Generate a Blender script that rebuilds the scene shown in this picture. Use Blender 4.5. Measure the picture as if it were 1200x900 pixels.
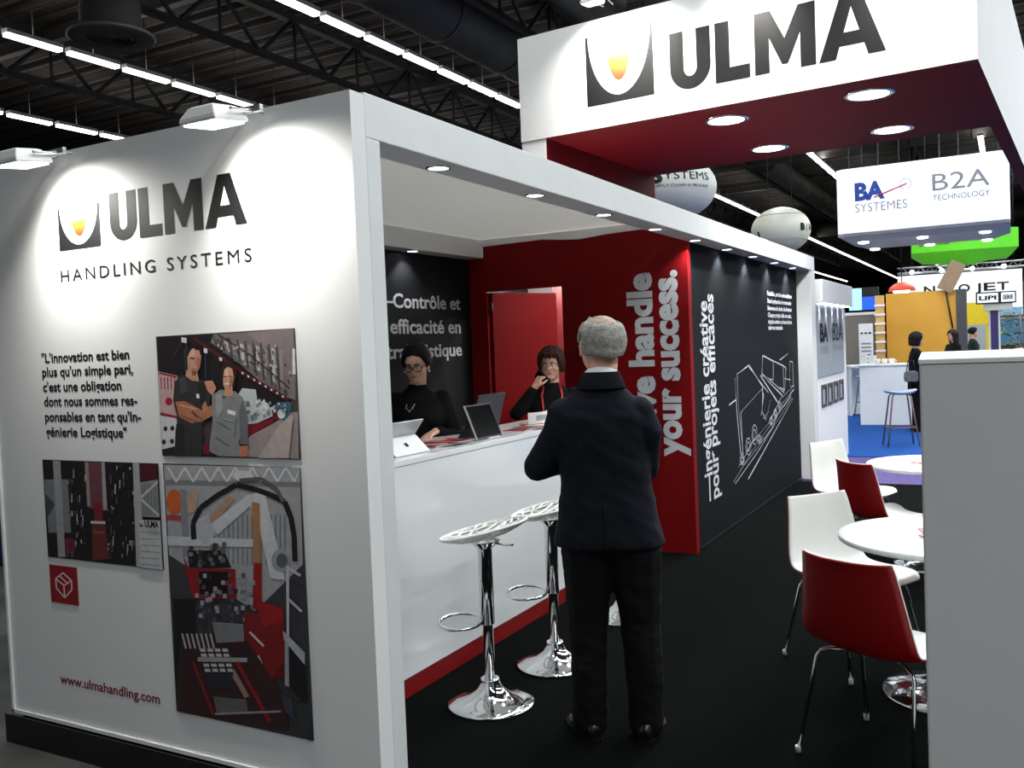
import bpy, bmesh, math, random
from mathutils import Vector, Matrix, noise
rnd = random.Random(7)
PI = math.pi
sc = bpy.context.scene
for o in list(bpy.data.objects): bpy.data.objects.remove(o)
COL = sc.collection

# ------------------------------------------------------------------ camera, world, exposure
CAMH = 1.67
FPX = 1073.797
R = Matrix(((0.87789626, 0.0178253, 0.47851897),
            (0.47712164, 0.0522873, -0.87728045),
            (-0.04065826, 0.99847298, 0.03739799)))
cam_d = bpy.data.cameras.new('camera'); cam = bpy.data.objects.new('camera', cam_d); COL.objects.link(cam)
cam.matrix_world = Matrix.Translation((0, 0, CAMH)) @ R.to_4x4()
cam_d.sensor_fit = 'HORIZONTAL'; cam_d.sensor_width = 36; cam_d.lens = FPX / 1200 * 36
cam_d.clip_start = .05; cam_d.clip_end = 400
sc.camera = cam
w = bpy.data.worlds.new('hall_air'); sc.world = w; w.use_nodes = True
bg = w.node_tree.nodes['Background']; bg.inputs[0].default_value = (.95, 1, 1.05, 1); bg.inputs[1].default_value = .10
vs = sc.view_settings
vs.view_transform = 'Standard'; vs.look = 'None'; vs.gamma = 1; vs.use_curve_mapping = False; vs.exposure = 0.0

def area(name, loc, sx, sy, power, color=(1, .98, .95), rot=(0, 0, 0), spread=PI):
    l = bpy.data.lights.new(name, 'AREA'); l.shape = 'RECTANGLE'; l.size = sx; l.size_y = sy
    l.energy = power; l.color = color; l.spread = spread
    o = bpy.data.objects.new(name, l); o.location = loc; o.rotation_euler = rot; COL.objects.link(o); return o
ROWX = (-21.75, -16.55, -11.15, -5.95, -.75, 4.5, 9.8)  # rightmost two rows have no lamps, added to brighten right-facing surfaces
ROW_P = {-21.75: 250, -16.55: 300, -11.15: 350, -5.95: 450, -.75: 1200, 4.5: 1150, 9.8: 950}
for rx in ROWX:
    area('fluorescent_row_light', (rx, 13, 7.9), .25, 20, ROW_P[rx], (.95, 1, 1.0))
    area('fluorescent_row_light', (rx, 36, 7.9), .25, 24, ROW_P[rx] * 1.2, (.95, 1, 1.0))
    area('fluorescent_row_uplight', (rx, 30, 8.14), .2, 50, 260, (1, .96, .92), (PI, 0, 0))
area('fill_light_behind', (3.5, -3, 7.9), .4, 10, 620, (.95, 1, 1.03))  # unseen fill behind the camera, added to brighten partition and front wall

# ------------------------------------------------------------------ measuring
def ray(x, y): return R @ Vector((x - 600, -(y - 450), -FPX))
def at(x, y, X=None, Y=None, Z=None):
    d = ray(x, y)
    t = X / d.x if X is not None else (Y / d.y if Y is not None else (Z - CAMH) / d.z)
    return Vector((0, 0, CAMH)) + d * t
def atd(x, y, d): return Vector((0, 0, CAMH)) + ray(x, y) * (d / FPX)

# ------------------------------------------------------------------ materials
def lin(c): return tuple(((v / 255) / 12.92 if v <= 10 else (((v / 255) + .055) / 1.055) ** 2.4) for v in c)
MATS = {}
def mat(name, rgb, rough=.5, metal=0., var=.06, nscale=8., bump=0., bscale=200., spec=.5, emit=None, estr=0., trans=0., coat=0.):
    """procedural principled material; rgb is sRGB 0-255"""
    if name in MATS: return MATS[name]
    m = bpy.data.materials.new(name); m.use_nodes = True; MATS[name] = m
    nt = m.node_tree; b = nt.nodes['Principled BSDF']; c = lin(rgb)
    tc = nt.nodes.new('ShaderNodeTexCoord')
    n = nt.nodes.new('ShaderNodeTexNoise'); n.inputs['Scale'].default_value = nscale; n.inputs['Detail'].default_value = 4
    nt.links.new(tc.outputs['Object'], n.inputs['Vector'])
    r = nt.nodes.new('ShaderNodeValToRGB')
    r.color_ramp.elements[0].position = .3; r.color_ramp.elements[1].position = .7
    r.color_ramp.elements[0].color = (*[v * (1 - var) for v in c], 1); r.color_ramp.elements[1].color = (*[min(1, v * (1 + var)) for v in c], 1)
    nt.links.new(n.outputs['Fac'], r.inputs['Fac']); nt.links.new(r.outputs['Color'], b.inputs['Base Color'])
    b.inputs['Roughness'].default_value = rough; b.inputs['Metallic'].default_value = metal
    b.inputs['Specular IOR Level'].default_value = spec
    if coat: b.inputs['Coat Weight'].default_value = coat; b.inputs['Coat Roughness'].default_value = .05
    if bump:
        n2 = nt.nodes.new('ShaderNodeTexNoise'); n2.inputs['Scale'].default_value = bscale; n2.inputs['Detail'].default_value = 3
        nt.links.new(tc.outputs['Object'], n2.inputs['Vector'])
        bp = nt.nodes.new('ShaderNodeBump'); bp.inputs['Strength'].default_value = bump; bp.inputs['Distance'].default_value = .01
        nt.links.new(n2.outputs['Fac'], bp.inputs['Height']); nt.links.new(bp.outputs['Normal'], b.inputs['Normal'])
    if emit is not None:
        b.inputs['Emission Color'].default_value = (*lin(emit), 1); b.inputs['Emission Strength'].default_value = estr
    if trans: b.inputs['Transmission Weight'].default_value = trans
    return m
WHITE = mat('white_fabric_panel', (225, 226, 226), .7, var=.02, nscale=3, bump=.04, bscale=400)
WHITEP = mat('white_paint', (232, 233, 232), .5, var=.02)
GLOSSW = mat('white_gloss_laminate', (225, 228, 228), .18, var=.01, coat=.3)
TABLEW = mat('white_table_laminate', (212, 213, 213), .3, var=.01)
PORTALW = mat('portal_white_paint', (214, 217, 217), .55, var=.02)
GREYP = mat('grey_partition_fabric', (205, 205, 205), .75, var=.03, nscale=2, bump=.05, bscale=300)
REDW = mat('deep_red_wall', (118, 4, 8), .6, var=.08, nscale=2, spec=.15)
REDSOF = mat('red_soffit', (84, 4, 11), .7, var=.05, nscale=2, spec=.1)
REDK = mat('red_kick_board', (122, 10, 13), .4)
BLACKW = mat('black_wall_print', (22, 23, 26), .6, var=.15, nscale=3, spec=.2)
DARKW = mat('slate_wall_print', (15, 18, 21), .7, var=.12, nscale=2, spec=.1)
CARPET = mat('black_carpet', (11, 13, 13), .95, var=.3, nscale=40, bump=.6, bscale=350, spec=.02)
CONCRETE = mat('hall_concrete', (70, 70, 68), .8, var=.35, nscale=3, bump=.2, bscale=60)
BLUEC = mat('blue_carpet', (22, 70, 140), .9, var=.12, nscale=30, bump=.3, bscale=300, spec=.1)
PURPC = mat('purple_carpet', (84, 72, 118), .9, var=.15, nscale=20, bump=.3, bscale=300, spec=.1)
LETB = mat('black_vinyl', (15, 15, 17), .6, var=.1, spec=.25)
LETW = mat('pale_vinyl', (205, 208, 212), .5, var=.03)
CHROME = mat('chrome', (225, 226, 228), .08, 1., var=.02)
STEEL = mat('brushed_steel', (170, 172, 175), .3, 1.)
DARKM = mat('dark_steel', (38, 38, 38), .6, .3, var=.2)
ROOF = mat('dark_roof', (50, 46, 43), .85, var=.25, nscale=.6)
DUCT = mat('dark_duct', (66, 64, 62), .6, .2, var=.2, nscale=1)
BLACKPL = mat('black_plastic', (16, 16, 18), .35)
SCREEN = mat('black_screen', (6, 7, 9), .12)
SILVER = mat('silver_tablet_back', (176, 180, 182), .35, .3)
TUBE = mat('lamp_tube', (255, 250, 240), .5, emit=(255, 250, 244), estr=7)
LEDW = mat('led_lens', (255, 255, 255), .5, emit=(240, 247, 255), estr=9)
FLOODE = mat('flood_lens', (255, 255, 255), .5, emit=(255, 252, 244), estr=9)
SHELLW = mat('white_shell_plastic', (228, 228, 224), .35, var=.01)
SHELLR = mat('red_shell_plastic', (150, 8, 14), .35, var=.03)
SUIT = mat('navy_suit_cloth', (17, 19, 27), .85, var=.15, nscale=30, bump=.15, bscale=500, spec=.15)
TROU = mat('black_trouser_cloth', (12, 12, 14), .85, var=.15, nscale=30, bump=.15, bscale=500, spec=.15)
BLKCL = mat('black_knit', (14, 14, 16), .9, var=.2, nscale=60, bump=.3, bscale=300, spec=.15)
SKIN = mat('skin', (218, 168, 145), .5, var=.08, nscale=25, bump=.05, bscale=200)
SHIRT = mat('white_shirt', (225, 226, 228), .7)
SHOE = mat('black_leather', (13, 13, 14), .3)
HAIRG = mat('grey_hair', (150, 146, 140), .7, var=.35, nscale=60, bump=.8, bscale=180)
HAIRD = mat('dark_hair', (20, 15, 14), .6, var=.4, nscale=60, bump=.8, bscale=150, spec=.2)
HAIRB = mat('brown_hair', (58, 32, 23), .6, var=.4, nscale=50, bump=.8, bscale=150, spec=.25)
EYEW = mat('eye_white', (225, 222, 215), .2)
IRIS = mat('eye_iris', (40, 26, 18), .15)
LIPS = mat('lips', (165, 70, 72), .4)
GLASSF = mat('dark_glasses_frame', (15, 14, 15), .25)
GLASSM = mat('metal_glasses_frame', (150, 140, 125), .25, .9)
PAPERW = mat('white_paper', (230, 230, 228), .6)
PAPERR = mat('red_print', (190, 25, 35), .35, var=.35, nscale=30)
PAPERD = mat('dark_print', (70, 60, 58), .4, var=.5, nscale=40)
GREYL = mat('grey_vinyl', (140, 143, 148), .5)
BLUEL = mat('blue_vinyl', (25, 60, 150), .5)
ORANGE = mat('orange_flame', (240, 110, 20), .5)

# ------------------------------------------------------------------ mesh building
ICO = {}
class MB:
    def __init__(s): s.bm = bmesh.new(); s.mats = []
    def mi(s, m):
        if m not in s.mats: s.mats.append(m)
        return s.mats.index(m)
    def face(s, pts, m, smooth=False):
        vv = [s.bm.verts.new(p) for p in pts]
        f = s.bm.faces.new(vv); f.material_index = s.mi(m); f.smooth = smooth; return f
    def box(s, a, b, m, M4=None, mats=None):
        x0, y0, z0 = a; x1, y1, z1 = b
        if x0 > x1: x0, x1 = x1, x0
        if y0 > y1: y0, y1 = y1, y0
        if z0 > z1: z0, z1 = z1, z0
        c = [Vector(p) for p in ((x0, y0, z0), (x1, y0, z0), (x1, y1, z0), (x0, y1, z0), (x0, y0, z1), (x1, y0, z1), (x1, y1, z1), (x0, y1, z1))]
        if M4: c = [M4 @ p for p in c]
        v = [s.bm.verts.new(p) for p in c]
        fs = dict(bottom=(0, 3, 2, 1), top=(4, 5, 6, 7), front=(0, 1, 5, 4), right=(1, 2, 6, 5), back=(2, 3, 7, 6), left=(3, 0, 4, 7))
        for k, q in fs.items():
            f = s.bm.faces.new([v[i] for i in q]); f.material_index = s.mi((mats or {}).get(k, m))
    def loft(s, rings, m, cap=True, smooth=True, closed=False):
        vs_ = [[s.bm.verts.new(p) for p in r] for r in rings]; n = len(rings[0]); k = s.mi(m)
        rng = range(len(vs_)) if closed else range(len(vs_) - 1)
        for i in rng:
            a, b = vs_[i], vs_[(i + 1) % len(vs_)]
            for j in range(n):
                f = s.bm.faces.new((a[j], a[(j + 1) % n], b[(j + 1) % n], b[j])); f.material_index = k; f.smooth = smooth
        if cap and not closed:
            f = s.bm.faces.new(list(reversed(vs_[0]))); f.material_index = k
            f = s.bm.faces.new(vs_[-1]); f.material_index = k
    def tube(s, pts, r, m, n=10, cap=True, closed=False):
        pts = [Vector(p) for p in pts]; N = len(pts); rings = []; up = None
        for i, p in enumerate(pts):
            if closed: t = pts[(i + 1) % N] - pts[i - 1]
            else: t = pts[min(i + 1, N - 1)] - pts[max(i - 1, 0)]
            t.normalize()
            if up is None: up = t.orthogonal().normalized()
            u = (up - t * up.dot(t)).normalized(); up = u; v = t.cross(u)
            rr = r[i] if isinstance(r, (list, tuple)) else r
            rings.append([p + (u * math.cos(2 * PI * k / n) + v * math.sin(2 * PI * k / n)) * rr for k in range(n)])
        s.loft(rings, m, cap, True, closed)
    def lathe(s, prof, m, n=40, c=(0, 0, 0), cap=True, axis=None):
        c = Vector(c); rings = []
        for r, z in prof:
            rings.append([c + Vector((r * math.cos(2 * PI * k / n), r * math.sin(2 * PI * k / n), z)) for k in range(n)])
        s.loft(rings, m, cap)
    def ball(s, c, r, m, M4=None, sub=2):
        rr = r if isinstance(r, (tuple, list)) else (r, r, r); c = Vector(c); k = s.mi(m)
        if sub not in ICO:
            t = bmesh.new(); bmesh.ops.create_icosphere(t, subdivisions=sub, radius=1); t.verts.index_update()
            ICO[sub] = ([v.co.copy() for v in t.verts], [tuple(v.index for v in f.verts) for f in t.faces]); t.free()
        vs_, fs = ICO[sub]; M3 = M4.to_3x3() if M4 else None; nv = s.bm.verts.new; out = []
        for v in vs_:
            p = Vector((v.x * rr[0], v.y * rr[1], v.z * rr[2]))
            out.append(nv(c + (M3 @ p if M3 else p)))
        nf = s.bm.faces.new
        for f in fs:
            g = nf((out[f[0]], out[f[1]], out[f[2]])); g.material_index = k; g.smooth = True
    def build(s, name, parent=None, bevel=0, seg=2, solid=0, recalc=True):
        if recalc: bmesh.ops.recalc_face_normals(s.bm, faces=s.bm.faces)
        me = bpy.data.meshes.new(name); s.bm.to_mesh(me); s.bm.free()
        for m in s.mats: me.materials.append(m)
        o = bpy.data.objects.new(name, me); COL.objects.link(o)
        if parent: o.parent = parent
        if solid:
            md = o.modifiers.new('solid', 'SOLIDIFY'); md.thickness = solid; md.offset = 0
        if bevel:
            md = o.modifiers.new('bevel', 'BEVEL'); md.width = bevel; md.segments = seg; md.limit_method = 'ANGLE'; md.angle_limit = .6
            md.harden_normals = False
        return o
def tag(o, label=None, cat=None, group=None, kind=None):
    if label: o['label'] = label
    if cat: o['category'] = cat
    if group: o['group'] = group
    if kind: o['kind'] = kind
    return o
def thing(name, label, cat, loc=(0, 0, 0), rz=0, group=None):
    o = bpy.data.objects.new(name, None); o.empty_display_size = .1; COL.objects.link(o)
    o.location = loc; o.rotation_euler = (0, 0, rz); tag(o, label, cat, group); return o
def copy_tree(o, parent=None):
    c = o.copy(); COL.objects.link(c)
    if parent: c.parent = parent
    for ch in list(o.children): copy_tree(ch, c)
    return c
def struct(o, label=None, cat=None): o['kind'] = 'structure'; return tag(o, label, cat)
def spot(name, loc, aim, power, size, blend=.5, color=(1, 1, 1), parent=None, radius=.03):
    l = bpy.data.lights.new(name, 'SPOT'); l.energy = power; l.spot_size = size; l.spot_blend = blend; l.color = color; l.shadow_soft_size = radius
    o = bpy.data.objects.new(name, l); COL.objects.link(o); o.location = loc
    o.rotation_euler = (Vector(aim) - Vector(loc)).to_track_quat('-Z', 'Y').to_euler()
    if parent: o.parent = parent
    return o
def evald(o):
    dg = bpy.context.evaluated_depsgraph_get(); dg.update()
    return bpy.data.meshes.new_from_object(o.evaluated_get(dg), depsgraph=dg)

# text -> list of (polygons) in font units
def text_geo(s, bold=0., spacing=1.):
    cu = bpy.data.curves.new('t', 'FONT'); cu.body = s; cu.size = 1; cu.offset = bold; cu.space_character = spacing; cu.resolution_u = 3
    o = bpy.data.objects.new('t', cu); COL.objects.link(o); me = evald(o)
    vs_ = [v.co.copy() for v in me.vertices]; fs = [tuple(p.vertices) for p in me.polygons]
    bpy.data.objects.remove(o); bpy.data.curves.remove(cu); bpy.data.meshes.remove(me)
    return vs_, fs
def text_line(mb, s, pL, pR, capw, up, out, m, bold=.0, spacing=1., warp=None):
    """letter a line between two world points pL and pR on its baseline; capw = cap height in m"""
    vs_, fs = text_geo(s, bold, spacing)
    x0 = min(v.x for v in vs_); x1 = max(v.x for v in vs_)
    ax = (pR - pL) / (x1 - x0); k = capw / .72
    bv = []
    for v in vs_:
        p = pL + ax * (v.x - x0) + up * (v.y * k) + out
        if warp: p = warp(p)
        bv.append(mb.bm.verts.new(p))
    i = mb.mi(m)
    for f in fs:
        try: g = mb.bm.faces.new([bv[j] for j in f]); g.material_index = i
        except ValueError: pass
UP = Vector((0, 0, 1))

# company mark: letters and emblem as outlines, unit height
def arc(cx, cy, rx, ry, a0, a1, n): return [(cx + rx * math.cos(math.radians(a0 + (a1 - a0) * i / n)), cy + ry * math.sin(math.radians(a0 + (a1 - a0) * i / n))) for i in range(n + 1)]
MARK = {
 'U': (.82, [[(0, 1), (0, .38)] + arc(.41, .38, .41, .38, 180, 360, 20)[1:-1] + [(.82, .38), (.82, 1), (.54, 1), (.54, .36)] + arc(.41, .36, .13, .14, 360, 180, 12)[1:-1] + [(.28, .36), (.28, 1)]]),
 'L': (.66, [[(0, 0), (.66, 0), (.66, .23), (.28, .23), (.28, 1), (0, 1)]]),
 'M': (1.1, [[(0, 0), (0, 1), (.30, 1), (.55, .52), (.80, 1), (1.1, 1), (1.1, 0), (.83, 0), (.83, .56), (.60, .10), (.50, .10), (.27, .56), (.27, 0)]]),
 'A': (1.12, [[(0, 0), (.39, 1), (.73, 1), (1.12, 0), (.83, 0), (.765, .19), (.355, .19), (.29, 0)]]),
}
A_HOLE = [(.43, .40), (.69, .40), (.56, .78)]
def poly_fill(mb, loops, m, tf):
    """fill outline(s), first outer then holes, into mb"""
    b2 = bmesh.new(); es = []
    for lp in loops:
        vv = [b2.verts.new((x, y, 0)) for x, y in lp]
        for i in range(len(vv)): es.append(b2.edges.new((vv[i], vv[(i + 1) % len(vv)])))
    bmesh.ops.triangle_fill(b2, edges=es, use_beauty=True, use_dissolve=False)
    idx = {}; k = mb.mi(m)
    for v in b2.verts: idx[v] = mb.bm.verts.new(tf(v.co.x, v.co.y))
    for f in b2.faces:
        g = mb.bm.faces.new([idx[v] for v in f.verts]); g.material_index = k
    b2.free()
def company_mark(name, label, cat, o, ax, up, out, wid, hgt, emb, group=None):
    """o = lower left of letters; ax unit along; letters fill wid x hgt; emb=(offset, width, height) of emblem left of letters"""
    t = thing(name, label, cat, o, 0, group); O = Vector((0, 0, 0))
    tot = .82 + .66 + 1.1 + 1.12 + .09 * 2 + .07; sx = wid / tot; x = 0
    for ch in 'ULMA':
        wch, lps = MARK[ch]; mb = MB(); lp = list(lps) + ([A_HOLE] if ch == 'A' else [])
        poly_fill(mb, lp, LETB, lambda a, b, x=x: O + ax * ((x + a) * sx) + up * (b * hgt) + out * .0015)
        mb.build('letter', t, solid=.001); x += wch + (.09 if ch != 'M' else .05)
    eo, ew, eh, ez = emb
    E0 = O + ax * eo + up * ez
    tf = lambda a, b: E0 + ax * (a * ew) + up * (b * eh) + out * .0015
    mb = MB(); n = 24
    curve = []
    for i in range(n + 1):
        th = math.radians(180 + 180 * i / n); curve.append((.5 + .462 * math.cos(th), 1.0 + .90 * math.sin(th)))
    poly_fill(mb, [[(0, 0), (1, 0), (1, 1)] + list(reversed(curve)) + [(0, 1)]], LETB, tf)
    mb.build('emblem_frame', t, solid=.001)
    mb = MB(); fl = arc(.5, .80, .175, .50, 180, 360, 18) + arc(.5, .80, .175, .12, 0, 180, 8)[1:-1]
    poly_fill(mb, [fl], FLAME, tf); fo = mb.build('emblem_flame', t, solid=.001); fo['label'] = 'orange flame in the emblem'
    return t
# printed gradient of the flame (part of the design)
FLAME = bpy.data.materials.new('flame_print'); FLAME.use_nodes = True
nt = FLAME.node_tree; b = nt.nodes['Principled BSDF']; tc = nt.nodes.new('ShaderNodeTexCoord'); sp = nt.nodes.new('ShaderNodeSeparateXYZ'); rp = nt.nodes.new('ShaderNodeValToRGB')
nt.links.new(tc.outputs['Generated'], sp.inputs[0]); nt.links.new(sp.outputs['Z'], rp.inputs[0]); nt.links.new(rp.outputs[0], b.inputs['Base Color'])
rp.color_ramp.elements[0].color = (*lin((205, 48, 6)), 1); rp.color_ramp.elements[0].position = .1
rp.color_ramp.elements[1].color = (*lin((250, 215, 150)), 1); rp.color_ramp.elements[1].position = .95
e = rp.color_ramp.elements.new(.5); e.color = (*lin((236, 105, 20)), 1)
b.inputs['Roughness'].default_value = .5

# ================================================================== SETTING
YF = 2.614          # front graphics wall
XP = -2.03          # portal face
YR = 6.965          # red wall
XB = -4.19          # booth left side
def sbox(name, a, b, m, mats=None, bevel=0, label=None):
    mb = MB(); mb.box(a, b, m, mats=mats); return struct(mb.build(name, None, bevel), label)
sbox('floor', (-60, -12, -.14), (40, 130, -.09), CONCRETE)
sbox('floor_stand', (-4.22, YF - .02, -.0895), (6, 10.95, 0), CARPET)
sbox('floor_aisle', (-4.2, 10.96, -.0895), (8, 13.38, -.012), PURPC)
sbox('floor_neighbour', (-6, 13.4, -.0895), (8, 24, -.002), BLUEC)
mb = MB(); mb.box((-4.22, YF - .03, -.0895), (XP + .01, YF - .021, .045), BLACKPL); struct(mb.build('baseboard_front'))
# front wall and left/outer shell
sbox('wall_front', (XB, YF, .05), (XP, YF + .08, 2.61), WHITE)
mb = MB(); mb.box((XB, YF - .012, .05), (XP, YF - .0005, .066), WHITEP); mb.box((XB, YF - .012, .05), (XB + .014, YF - .0005, 2.61), WHITEP)
struct(mb.build('trim_1'))
mb = MB(); mb.box((XB - .05, YF + .081, 0), (XB, 11.2, 2.50), BLACKW, mats={'left': WHITE}); struct(mb.build('wall_left'))
# portal frame
mb = MB()
mb.box((-2.20, YF + .081, 0), (XP, 2.78, 2.457), PORTALW); mb.box((-2.20, 11.095, 0), (XP, 11.33, 2.457), PORTALW)
mb.box((-2.20, YF + .081, 2.457), (XP, 11.33, 2.62), PORTALW)
struct(mb.build('wall_right', None, .004))
# reception ceiling, bulkhead over the black wall
STRETCH = bpy.data.materials.new('stretch_fabric'); STRETCH.use_nodes = True
nt = STRETCH.node_tree; nt.nodes.clear(); out_ = nt.nodes.new('ShaderNodeOutputMaterial'); mx = nt.nodes.new('ShaderNodeMixShader'); df = nt.nodes.new('ShaderNodeBsdfDiffuse'); tl = nt.nodes.new('ShaderNodeBsdfTranslucent')
nz = nt.nodes.new('ShaderNodeTexNoise'); nz.inputs['Scale'].default_value = 2; cr = nt.nodes.new('ShaderNodeValToRGB'); cr.color_ramp.elements[0].color = (.74, .72, .67, 1); cr.color_ramp.elements[1].color = (.80, .78, .73, 1)
nt.links.new(nz.outputs['Fac'], cr.inputs['Fac'])
for n_ in (df, tl): nt.links.new(cr.outputs['Color'], n_.inputs['Color'])
mx.inputs[0].default_value = .2; nt.links.new(df.outputs[0], mx.inputs[1]); nt.links.new(tl.outputs[0], mx.inputs[2]); nt.links.new(mx.outputs[0], out_.inputs['Surface'])
mb = MB(); mb.face([(XB, YF + .09, 2.635), (-2.205, YF + .09, 2.635), (-2.205, YR - .01, 2.635), (XB, YR - .01, 2.635)], STRETCH); struct(mb.build('ceiling_reception'))
sbox('trim_2', (XB + .001, YF + .09, 2.475), (-4.03, YR - .005, 2.629), WHITEP)
mb = MB()
ed = [(-4.03, .055), (-3.75, .05), (-3.45, .045), (-3.3, .06), (-3.1, .075), (-2.9, .06), (-2.7, .05), (-2.45, .045), (-2.21, .045)]
for (xa, da), (xb, db) in zip(ed, ed[1:]):
    mb.face([(xa, YR - .03, 2.629), (xb, YR - .03, 2.629), (xb, YR - .03, 2.629 - db), (xa, YR - .03, 2.629 - da)], WHITE)
struct(mb.build('trim_3', None, 0, solid=.02))
# red wall with the doorway
DX0, DX1, DZ = -4.016, -3.29, 2.186
mb = MB()
mb.box((XB + .001, YR, 0), (DX0, YR + .08, 2.60), REDW); mb.box((DX1, YR, 0), (-2.201, YR + .08, 2.60), REDW); mb.box((DX0, YR, DZ), (DX1, YR + .08, 2.60), REDW)
struct(mb.build('wall_red'))
sbox('wall_dark', (-2.26, YR + .081, 0), (-2.201, 11.094, 2.47), DARKW)
mb = MB(); mb.box((-2.2005, YR + .09, 0), (-2.192, 11.09, .03), BLACKPL); struct(mb.build('baseboard_dark'))
sbox('wall_store', (XB + .01, 8.9, 0), (-2.27, 8.95, 2.6), WHITEP)
# door leaf, opened into the store room
dr = thing('door_1', 'red flush door standing ajar in the red wall behind the counter', 'door', (DX0 + .012, YR + .05, 0)); dr['kind'] = 'structure'
mb = MB(); mb.box((0, -.02, .01), (.70, .02, DZ - .012), REDW); mb.build('leaf', dr, .002)
mb = MB()
for z in (.25, 1.05, 2.0): mb.tube([(-.004, -.026, z), (-.004, -.026, z + .09)], .007, STEEL)
mb.build('hinge', dr)
mb = MB(); mb.tube([(.66, -.02, 1.02), (.66, -.065, 1.02), (.55, -.065, 1.02)], .009, STEEL); mb.ball((.66, -.022, 1.02), (.024, .006, .024), STEEL); mb.build('handle', dr)
dr.rotation_euler = (0, 0, math.radians(62))
l = bpy.data.lights.new('store_light', 'POINT'); l.energy = 75; l.shadow_soft_size = .15; l.color = (1, .95, .86); lo = bpy.data.objects.new('store_light', l); lo.location = (-3.75, 8.45, 2.35); COL.objects.link(lo)

# downlights in the portal soffit and over the black wall
def downlight(label, loc, group, r=.045, power=26, aim=None, size=2.0, blend=.7, col=(.93, .97, 1)):
    t = thing('downlight', label, 'light', loc, 0, group)
    mb = MB(); mb.lathe([(r * 1.25, .0), (r * 1.25, -.004), (r, -.007), (r, -.002), (r, 0)], CHROME, 28); mb.build('bezel', t)
    mb = MB(); mb.lathe([(r * .98, -.001), (r * .98, -.004), (r * .6, -.006)], LEDW, 28); mb.build('lens', t)
    if power: spot('bulb', (0, 0, -.015), aim or (0, 0, -1), power, size, blend, col, t, .03)
    return t
words = ['first', 'second', 'third', 'fourth', 'fifth', 'sixth', 'seventh', 'eighth', 'ninth']
for i in range(9):
    y = 3.32 + .904 * i
    lab = 'small round downlight in the portal soffit, %s from the near white pillar' % words[i]
    downlight(lab, (-2.125, y, 2.457), 'downlights in the portal soffit', power=34 if y > 6.5 else 13, aim=(-.16 if y > 6.5 else -.05, 0, -1))
downlight('small round downlight under the bulkhead above the black wall lettering', (-4.10, 5.98, 2.475), None, power=16, aim=(-.1, 0, -1))

# canopy over the stand
cA = Vector((-4.188, 8.071, 0)); cu_ = Vector((.9978, -.0669, 0)); cv_ = Vector((.0669, .9978, 0))
CM = Matrix(((cu_.x, cv_.x, 0, cA.x), (cu_.y, cv_.y, 0, cA.y), (0, 0, 1, 0), (0, 0, 0, 1)))
cw = 4.02; CZ = 3.70; CT = 4.70; CD = 2.62
can = thing('canopy', 'white overhead canopy with red underside carrying the large company logo', 'canopy', (0, 0, 0))
can.matrix_world = CM
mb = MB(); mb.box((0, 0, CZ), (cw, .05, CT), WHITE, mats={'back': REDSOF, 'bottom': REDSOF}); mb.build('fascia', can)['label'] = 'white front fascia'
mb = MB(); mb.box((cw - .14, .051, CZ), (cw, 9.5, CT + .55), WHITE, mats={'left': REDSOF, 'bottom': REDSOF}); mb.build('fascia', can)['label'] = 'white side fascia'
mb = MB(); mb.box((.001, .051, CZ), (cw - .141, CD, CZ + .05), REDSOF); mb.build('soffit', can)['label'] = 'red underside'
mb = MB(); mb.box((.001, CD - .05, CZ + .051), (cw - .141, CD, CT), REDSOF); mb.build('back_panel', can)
mb = MB(); mb.box((0.001, .012, 0), (.275, CD - .01, CZ - .001), WHITE, mats={'right': REDSOF, 'back': REDSOF}); mb.build('leg', can)['label'] = 'white leg with red inner side'
for i, (px, py, wh) in enumerate([(851, 141, 'front left'), (901, 174, 'rear left'), (1018, 111, 'front right'), (1045, 152, 'rear right')]):
    p = at(px, py, Z=CZ)
    downlight('large round recessed light in the red canopy underside, %s of four' % wh, (p.x, p.y, CZ), 'recessed lights of the canopy', r=.165, power=260, size=2.7, blend=.6, col=(1, 1, 1))

# floodlights
def floodlight(label, loc, rz, group, aim, power, back, size=2.2):
    """loc = centre of the lamp head, back = distance to the wall behind (local +Y)"""
    t = thing('floodlight', label, 'light', loc, rz, group)
    T = Matrix.Rotation(math.radians(7), 4, 'X')
    mb = MB()
    a = [(-.085, -.08), (.085, -.08), (.085, .08), (-.085, .08)]
    rings = [[T @ Vector((x * k, y * k, z)) for x, y in a] for k, z in ((1, -.02), (1.03, -.012), (1.0, .0), (.72, .035), (.6, .04))]
    mb.loft(rings, WHITEP, True, False); mb.build('housing', t, .004)
    mb = MB(); mb.box((-.075, -.07, -.026), (.075, .07, -.0205), FLOODE, T); mb.build('lens', t)
    mb = MB()
    for s in (-1, 1):
        mb.tube([(s * .092, -.01, .02), (s * .092, .06, .025), (s * .08, .11, .04), (s * .05, back - .02, .05)], .007, STEEL, 8)
    mb.box((-.12, .105, .03), (.12, .125, .055), STEEL); mb.build('bracket', t, .002)
    spot('bulb', (0, -.0, -.04), aim, power, size, 1.0, (1, .97, .9), t, .04)
    return t
for px, py, lab in [(268, 130, 'white floodlight on the front wall top, nearer the portal corner'), (38, 183, 'white floodlight on the front wall top, at the far left end')]:
    p = at(px, py, Y=2.40); p.z = min(p.z, 2.62)
    floodlight(lab, (p.x - .075, 2.40, 2.535), 0, 'floodlights of the front wall', (.11, .21, -.36), 66, .214, 2.35)
for px, py, lab in [(699, 11, 'white floodlight on the canopy edge above the flame emblem'), (741, -4, 'white floodlight on the canopy edge, cut by the photo top')]:
    p = at(px, py, Y=7.75)
    f = CM.inverted() @ Vector((p.x, p.y, 0))
    q = CM @ Vector((f.x, -.33, 4.74))
    floodlight(lab, q, math.radians(-3.84), 'floodlights of the canopy', (0, .3, -.45), 160, .33)
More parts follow.
